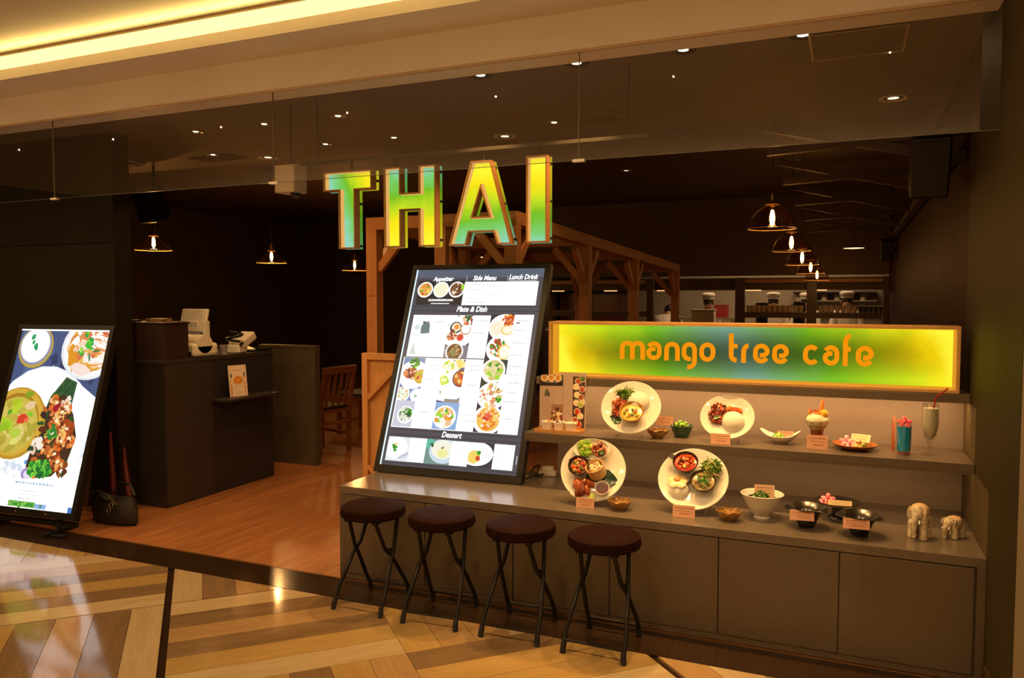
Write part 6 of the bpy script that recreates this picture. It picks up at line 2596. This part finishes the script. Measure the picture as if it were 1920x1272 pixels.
# --- tall milky drink with straw
t = thing('milk_drink', 'tall footed glass of pale milky drink with a bent red straw', 'drink', (.357, .530, SZ))
q = B()
q.lathe([(.0001, 0), (.034, 0), (.034, .003), (.012, .010), (.007, .022), (.008, .045), (.012, .058), (.026, .085), (.036, .135), (.036, .180), (.032, .232), (.0305, .232), (.034, .180), (.034, .135), (.024, .088), (.0001, .064)], 32)
q.obj('glass_body', M_drinkglass, t, recalc=True)
q = B()
q.lathe([(.0001, .066), (.022, .086), (.0325, .135), (.0325, .180), (.0305, .210), (.0001, .211)], 28)
q.obj('milky_liquid', mat('milky_liquid', (.85, .78, .58, 1), .3), t)
q = B()
q.tube([(.010, -.004, .17), (.016, -.006, .248), (.022, -.008, .262), (.064, -.022, .305)], .0034, 8)
q.obj('straw', mat('red_straw', (.42, .01, .015, 1), .3), t)
q = B()
blobs(q, (-.006, 0), .016, .014, 4, [C8(120, 90, 40), C8(200, 190, 140), C8(90, 110, 40)], .006, .214, .012)
q.obj('garnish', M_food, t)

# --- tray with three cups, and the menu leaflets behind it
tp = (-1.385, .440, SZ)
t = thing('wooden_tray', 'honey wooden tray on the shelf end carrying three white cups', 'tray', tp, .0)
q = B()
q.box((-.118, -.052, 0), (.118, .055, .008))
q.obj('tray_board', W_tray, t, bevel=.003)
for a, c in (((-.118, -.056), (.118, -.0525)), ((-.118, .0555), (.118, .059)), ((-.122, -.056), (-.1185, .059)), ((.1185, -.056), (.122, .059))):
    q = B()
    q.box((a[0], a[1], 0), (c[0], c[1], .016))
    q.obj('tray_rim', W_tray, t)
for k, (x, lab, fill) in enumerate(((-.066, 'white cup with orange dip, at the menu-screen end of the wooden tray', (225, 130, 60)), (.0, 'middle white cup with dark dip on the wooden tray', (60, 40, 25)), (.066, 'white cup with pale dip, at the plate end of the wooden tray', (225, 190, 110)))):
    c_ = thing('dip_cup', lab, 'cup', (tp[0] + x, tp[1] - .004, SZ + .0085), 0, 'cups on the wooden tray')
    c_.scale = (1.0, 1.0, 1.35)
    q = B()
    q.lathe([(.0001, 0), (.025, 0), (.028, .020), (.034, .030), (.035, .033), (.033, .034), (.031, .031), (.024, .012), (.0001, .008)], 28)
    q.obj('cup_body', M_white, c_)
    q = B()
    q.lathe([(.0001, .026), (.029, .026)], 20, 0, C8(*fill))
    blobs(q, (0, 0), .018, .018, 8, [C8(*fill), C8(*[min(255, int(v * 1.15)) for v in fill])], .008, .025, .006)
    q.obj('dip', M_food, c_)


def leaflet(loc, w, h, rz, label, paint, name='menu_leaflet'):
    t = thing(name, label, 'menu', loc, rz)
    T = Matrix.Translation((0, 0, .0010)) @ lean_matrix(.06)
    q = B(T)
    q.box((-w / 2, 0, -.002), (w / 2, h, 0))
    q.obj('sheet', mat('leaflet_paper', (.62, .48, .40, 1), .4), t)
    q = B()
    q.box((-.025, .004, .0012), (.025, .028, .004))
    q.obj('prop_foot', M_clear, t)
    pp = Print(w, h, T @ Matrix.Translation((-w / 2, 0, 0)))
    pp.cl = (0, 0, 1, 1)
    paint(pp)
    pp.obj('printed_face', M_print, t)
    return t


def paint_a(p):
    p.rect(0, 0, 1, 1, C8(178, 155, 142))
    p.rect(0, .80, 1, 1, C8(38, 26, 24), 1)
    for u in (.2, .5, .8):
        p.ell(u, .945, .16, C8(235, 225, 210), 2)
        p.ell(u, .945, .12, C8(205, 150, 70), 3)
        p.bits(u, .945, .09, [C8(225, 170, 80), C8(180, 110, 50)], 8, .04, 4)
    p.lines(.25, .8, .865, .012, C8(220, 205, 195), 8, 2)
    p.poly([(.20, .62), (.44, .60), (.46, .66), (.38, .70), (.32, .76), (.24, .70)], C8(85, 85, 70), 2)
    p.rect(.52, 0, 1, .46, C8(150, 110, 90), 2)
    p.bits(.76, .22, .24, [C8(130, 60, 40), C8(90, 45, 35), C8(220, 190, 150), C8(160, 150, 70), C8(235, 220, 200)], 60, .075, 3, .36)
    for v in (.54, .50, .40, .34, .28, .22):
        p.lines(.06, .46, v, .006, C8(170, 145, 130), 6, 2)


def paint_b(p):
    p.rect(0, 0, 1, 1, C8(180, 158, 146))
    p.rect(.50, .0, .96, .94, C8(72, 48, 38), 1)
    for (u, v, pal) in ((.70, .86, F_MEAT), (.86, .90, F_GREEN), (.62, .76, F_PALE), (.84, .72, F_RED + F_MEAT), (.66, .62, F_PALE), (.82, .58, F_MEAT), (.64, .48, F_PALE), (.80, .45, F_LET),
                        (.88, .50, F_PALE), (.68, .33, F_RED), (.80, .25, F_PALE), (.74, .10, F_RED + F_MEAT), (.60, .18, F_MEAT)):
        p.ell(u, v, .12, C8(238, 222, 205), 2)
        p.ell(u, v, .095, pal[0], 3)
        p.bits(u, v, .075, pal, 14, .04, 4)
    p.rect(.96, 0, 1, 1, C8(180, 158, 146), 9)
    p.rect(.49, .94, 1, 1, C8(180, 158, 146), 9)
    for v in (.88, .84, .78, .72, .66, .58, .52, .46, .40, .32, .26, .2):
        p.lines(.08, .42, v, .006, C8(180, 155, 140), 6, 2)


leaflet((-1.452, .490, SZ), .125, .292, .22, 'tall menu leaflet with three bowls printed on its dark head, at the shelf end', paint_a)
leaflet((-1.338, .510, SZ), .145, .305, .06, 'tall pale menu leaflet printed with a column of dish photos, behind the cups', paint_b)

# --- white deep bowl with card
t = thing('noodle_bowl', 'deep white flared bowl with green herbs on the bench', 'bowl', (-.338, .262, BZ))
q = B()
q.lathe([(.0001, 0), (.036, 0), (.034, .010), (.042, .018), (.070, .060), (.092, .104), (.096, .110), (.093, .112), (.086, .104), (.066, .062), (.038, .028), (.0001, .022)], 44)
q.obj('bowl_body', M_white, t)
q = B()
q.lathe([(.0001, .086), (.076, .086)], 30, 0, C8(225, 205, 140))
blobs(q, (-.005, -.008), .030, .020, 16, F_GREEN + [C8(130, 160, 60)], .012, .088, .010, dome=.010)
strips(q, (-.005, -.008), .026, .016, 14, F_GREEN, .035, .003, .096, .012)
q.obj('soup', M_food, t)
price_card((-.330, .285, BZ + .088), 'peach price card standing inside the deep white bowl', .088, .056, .12, .12, seed=12, back=False, m=mat('bright_card', (.80, .52, .34, 1), .5))


# --- black bowls
def black_bowl(loc, label):
    t = thing('black_bowl', label, 'bowl', loc, 0, None)
    t.scale = (.94, .94, .97)
    q = B()
    wob = lambda r, z, a, i: (r, z - (.010 * (r / .095) ** 4 * abs(cos(a)) ** 3 if r > .075 else 0))
    q.lathe([(.0001, 0), (.034, 0), (.036, .004), (.048, .034), (.060, .062), (.074, .076), (.094, .088), (.099, .090), (.100, .092), (.096, .0935), (.076, .081), (.058, .064), (.045, .034), (.0001, .020)], 48, sy=.92, wob=wob)
    q.obj('bowl_body', M_blackbowl, t)
    q = B()
    q.lathe([(.0001, .046), (.0505, .046)], 24)
    q.obj('broth', mat('amber_broth', (.30, .17, .05, 1), .08), t)
    return t


black_bowl((-.143, .185, BZ), 'black wide-rimmed bowl beside the deep white bowl')
black_bowl((.068, .142, BZ), 'black wide-rimmed bowl nearest the elephant figurines')
price_card((-.158, .098, BZ + .048), 'peach price card clipped on the black bowl beside the deep white bowl', .098, .043, .22, .10, seed=21, back=False)
price_card((.055, .053, BZ + .048), 'peach price card clipped on the black bowl nearest the elephants', .102, .042, .22, .06, seed=22, back=False)
t = thing('pedestal_plate', 'black footed plate with a pink orchid and cream card, behind the two black bowls', 'dish', (-.020, .385, BZ))
q = B()
q.lathe([(.0001, 0), (.042, 0), (.040, .006), (.024, .020), (.024, .050), (.042, .062), (.098, .074), (.102, .078), (.096, .079), (.05, .071), (.0001, .069)], 40)
q.obj('plate_body', M_blackbowl, t)
orchid(t, (-.040, -.035, .090), .030, (235, 95, 120), .8)
orchid(t, (-.058, -.045, .082), .020, (235, 130, 150), .6)
price_card((-.010, .302, BZ + .068), 'cream price card on the black footed plate behind the two black bowls', .100, .034, .5, .06, m=M_card2, seed=31, back=False)

# --- remaining price cards
price_card((-.852, .550, SZ + .052), 'peach price card on a clear post above the gold petal bowl on the shelf', .088, .046, .12, .04, seed=41, back=False)
t = thing('card_post', 'thin clear post holding a price card behind the gold petal bowl on the shelf', 'stand', (-.852, .5605, SZ))
q = B()
q.box((-.02, 0, 0), (.02, .012, .004))
q.box((-.004, .006, .004), (.004, .010, .090))
q.obj('post', M_clear, t)
price_card((-.548, .405, SZ), 'peach price card in front of the minced basil plate', .092, .052, .15, .03, seed=42)
price_card((-1.128, .085, BZ), 'peach price card in front of the sampler plate with the rice basket', .088, .050, .15, .08, seed=43)
price_card((-.665, .110, BZ), 'peach price card in front of the two-soup plate', .100, .055, .18, .06, seed=44)

# --- elephants
M_eleph = mat('painted_elephant', (.62, .53, .38, 1), .35, noise=.4, nscale=55)
M_ink2 = mat('elephant_ink', (.10, .08, .06, 1), .5)


def elephant(loc, rz, label, H, Lg, Wd, band):
    """H height at the back, Lg body length, Wd body width; the head looks along -y"""
    t = thing('elephant_figurine', label, 'figurine', loc, rz)
    r = Wd / 2
    q = B()
    q.ell((0, 0, H * .66), (r * .92, Lg * .52, H * .30), 0, None, 20, 14)
    q.ell((0, -Lg * .36, H * .72), (r * .66, Lg * .28, H * .25), 0, None, 18, 12)
    q.tube([(0, -Lg * .52, H * .70), (0, -Lg * .68, H * .50), (0, -Lg * .70, H * .28), (0, -Lg * .64, H * .12), (0, -Lg * .74, H * .07)], [r * .36, r * .27, r * .20, r * .16, r * .13], 12)
    for sx_ in (-1, 1):
        for y in (Lg * .30, -Lg * .24):
            q.tube([(sx_ * r * .50, y, H * .62), (sx_ * r * .54, y, H * .25), (sx_ * r * .55, y, H * .03), (sx_ * r * .55, y, .0)], [r * .40, r * .36, r * .38, r * .40], 14)
    o = q.obj('body', M_eleph, t)
    rm = o.modifiers.new('remesh', 'REMESH')
    rm.mode = 'VOXEL'
    rm.voxel_size = .0028
    rm.use_smooth_shade = True
    sm_ = o.modifiers.new('smooth', 'SMOOTH')
    sm_.iterations = 5
    sm_.factor = .5
    for sx_ in (-1, 1):
        q = B(Matrix.Translation((sx_ * r * .70, -Lg * .26, H * .70)) @ Matrix.Rotation(sx_ * .35, 4, 'Z'))
        q.ell((0, 0, 0), (r * .12, Lg * .22, H * .19), 0, None, 14, 10)
        q.obj('ear', M_eleph, t)
        q = B()
        q.tube([(sx_ * r * .34, -Lg * .54, H * .56), (sx_ * r * .42, -Lg * .66, H * .46), (sx_ * r * .38, -Lg * .74, H * .49)], [r * .10, r * .08, r * .02], 7)
        q.obj('tusk', M_white, t)
        q = B()
        q.ell((sx_ * r * .47, -Lg * .55, H * .78), (.002, .002, .0025), 0, None, 6, 4)
        q.obj('eye', M_ink2, t)
    q = B()
    nb = 30 if band else 8
    for k in range(nb):
        a = k / nb * 2 * pi
        q.ell((r * .90 * sin(a), Lg * .50 * cos(a), H * (.72 if band else .90) + .003 * sin(5 * a)), (.0024, .0024, .0024), 0, None, 6, 4)
    if band:
        for k in range(40):
            a = random.uniform(-2.6, 2.6)
            z = random.uniform(.25, .66)
            q.ell((r * .88 * sin(a), -Lg * .48 * cos(a), H * z), (.002, .002, .003), 0, None, 6, 4)
    q.obj('painted_scrolls', M_ink2, t)['kind'] = 'stuff'
    q = B()
    q.ell((0, Lg * .04, H * .80), (r * .84, Lg * .40, H * .18), 0, None, 18, 12)
    q.obj('saddle_cloth', mat('elephant_saddle', (.66, .46, .28, 1), .4, noise=.2, nscale=70), t)
    q = B()
    q.tube([(0, Lg * .50, H * .74), (0, Lg * .58, H * .55), (0, Lg * .56, H * .35)], [r * .12, r * .1, r * .06], 7)
    q.obj('tail', M_eleph, t)
    return t


elephant((.298, .200, BZ), radians(-24), 'taller painted elephant figurine with a dark scrolled band around its body', .148, .082, .086, True)
elephant((.430, .262, BZ), radians(-40), 'smaller plain cream elephant figurine beside the end wall', .092, .084, .070, False)

# --- power adapter and cable by the menu screen
t = thing('power_strip', 'white multi-plug adapter with plug lying on the counter beside the menu screen', 'adapter', (-1.535, .66, BZ), .2)
q = B()
q.box((-.05, -.022, 0), (.05, .022, .03))
q.obj('adapter_body', M_wplastic, t, bevel=.004)
q = B()
q.box((-.03, -.018, .031), (.035, .018, .052))
q.obj('plug', M_wplastic, t, bevel=.003)
t = thing('power_cable', 'black power cable looped on the counter beside the menu screen', 'cable', (-1.60, .56, BZ))
q = B()
q.tube([(-.06, .02, .006), (-.05, -.03, .006), (.0, -.045, .008), (.05, -.01, .04), (.04, .04, .07), (.0, .06, .05), (-.02, .03, .012), (.03, .06, .008), (.06, .085, .015)], .0055, 7)
q.obj('cable', M_rubber, t)

# every item rests a hair above its support
for o in S.objects:
    if o.parent is None and o.get('category') and o.type != 'LIGHT':
        for z in (BZ, SZ, CT, LZ, 1.0105):
            if abs(o.location.z - z) < 1e-5:
                o.location.z += .0007
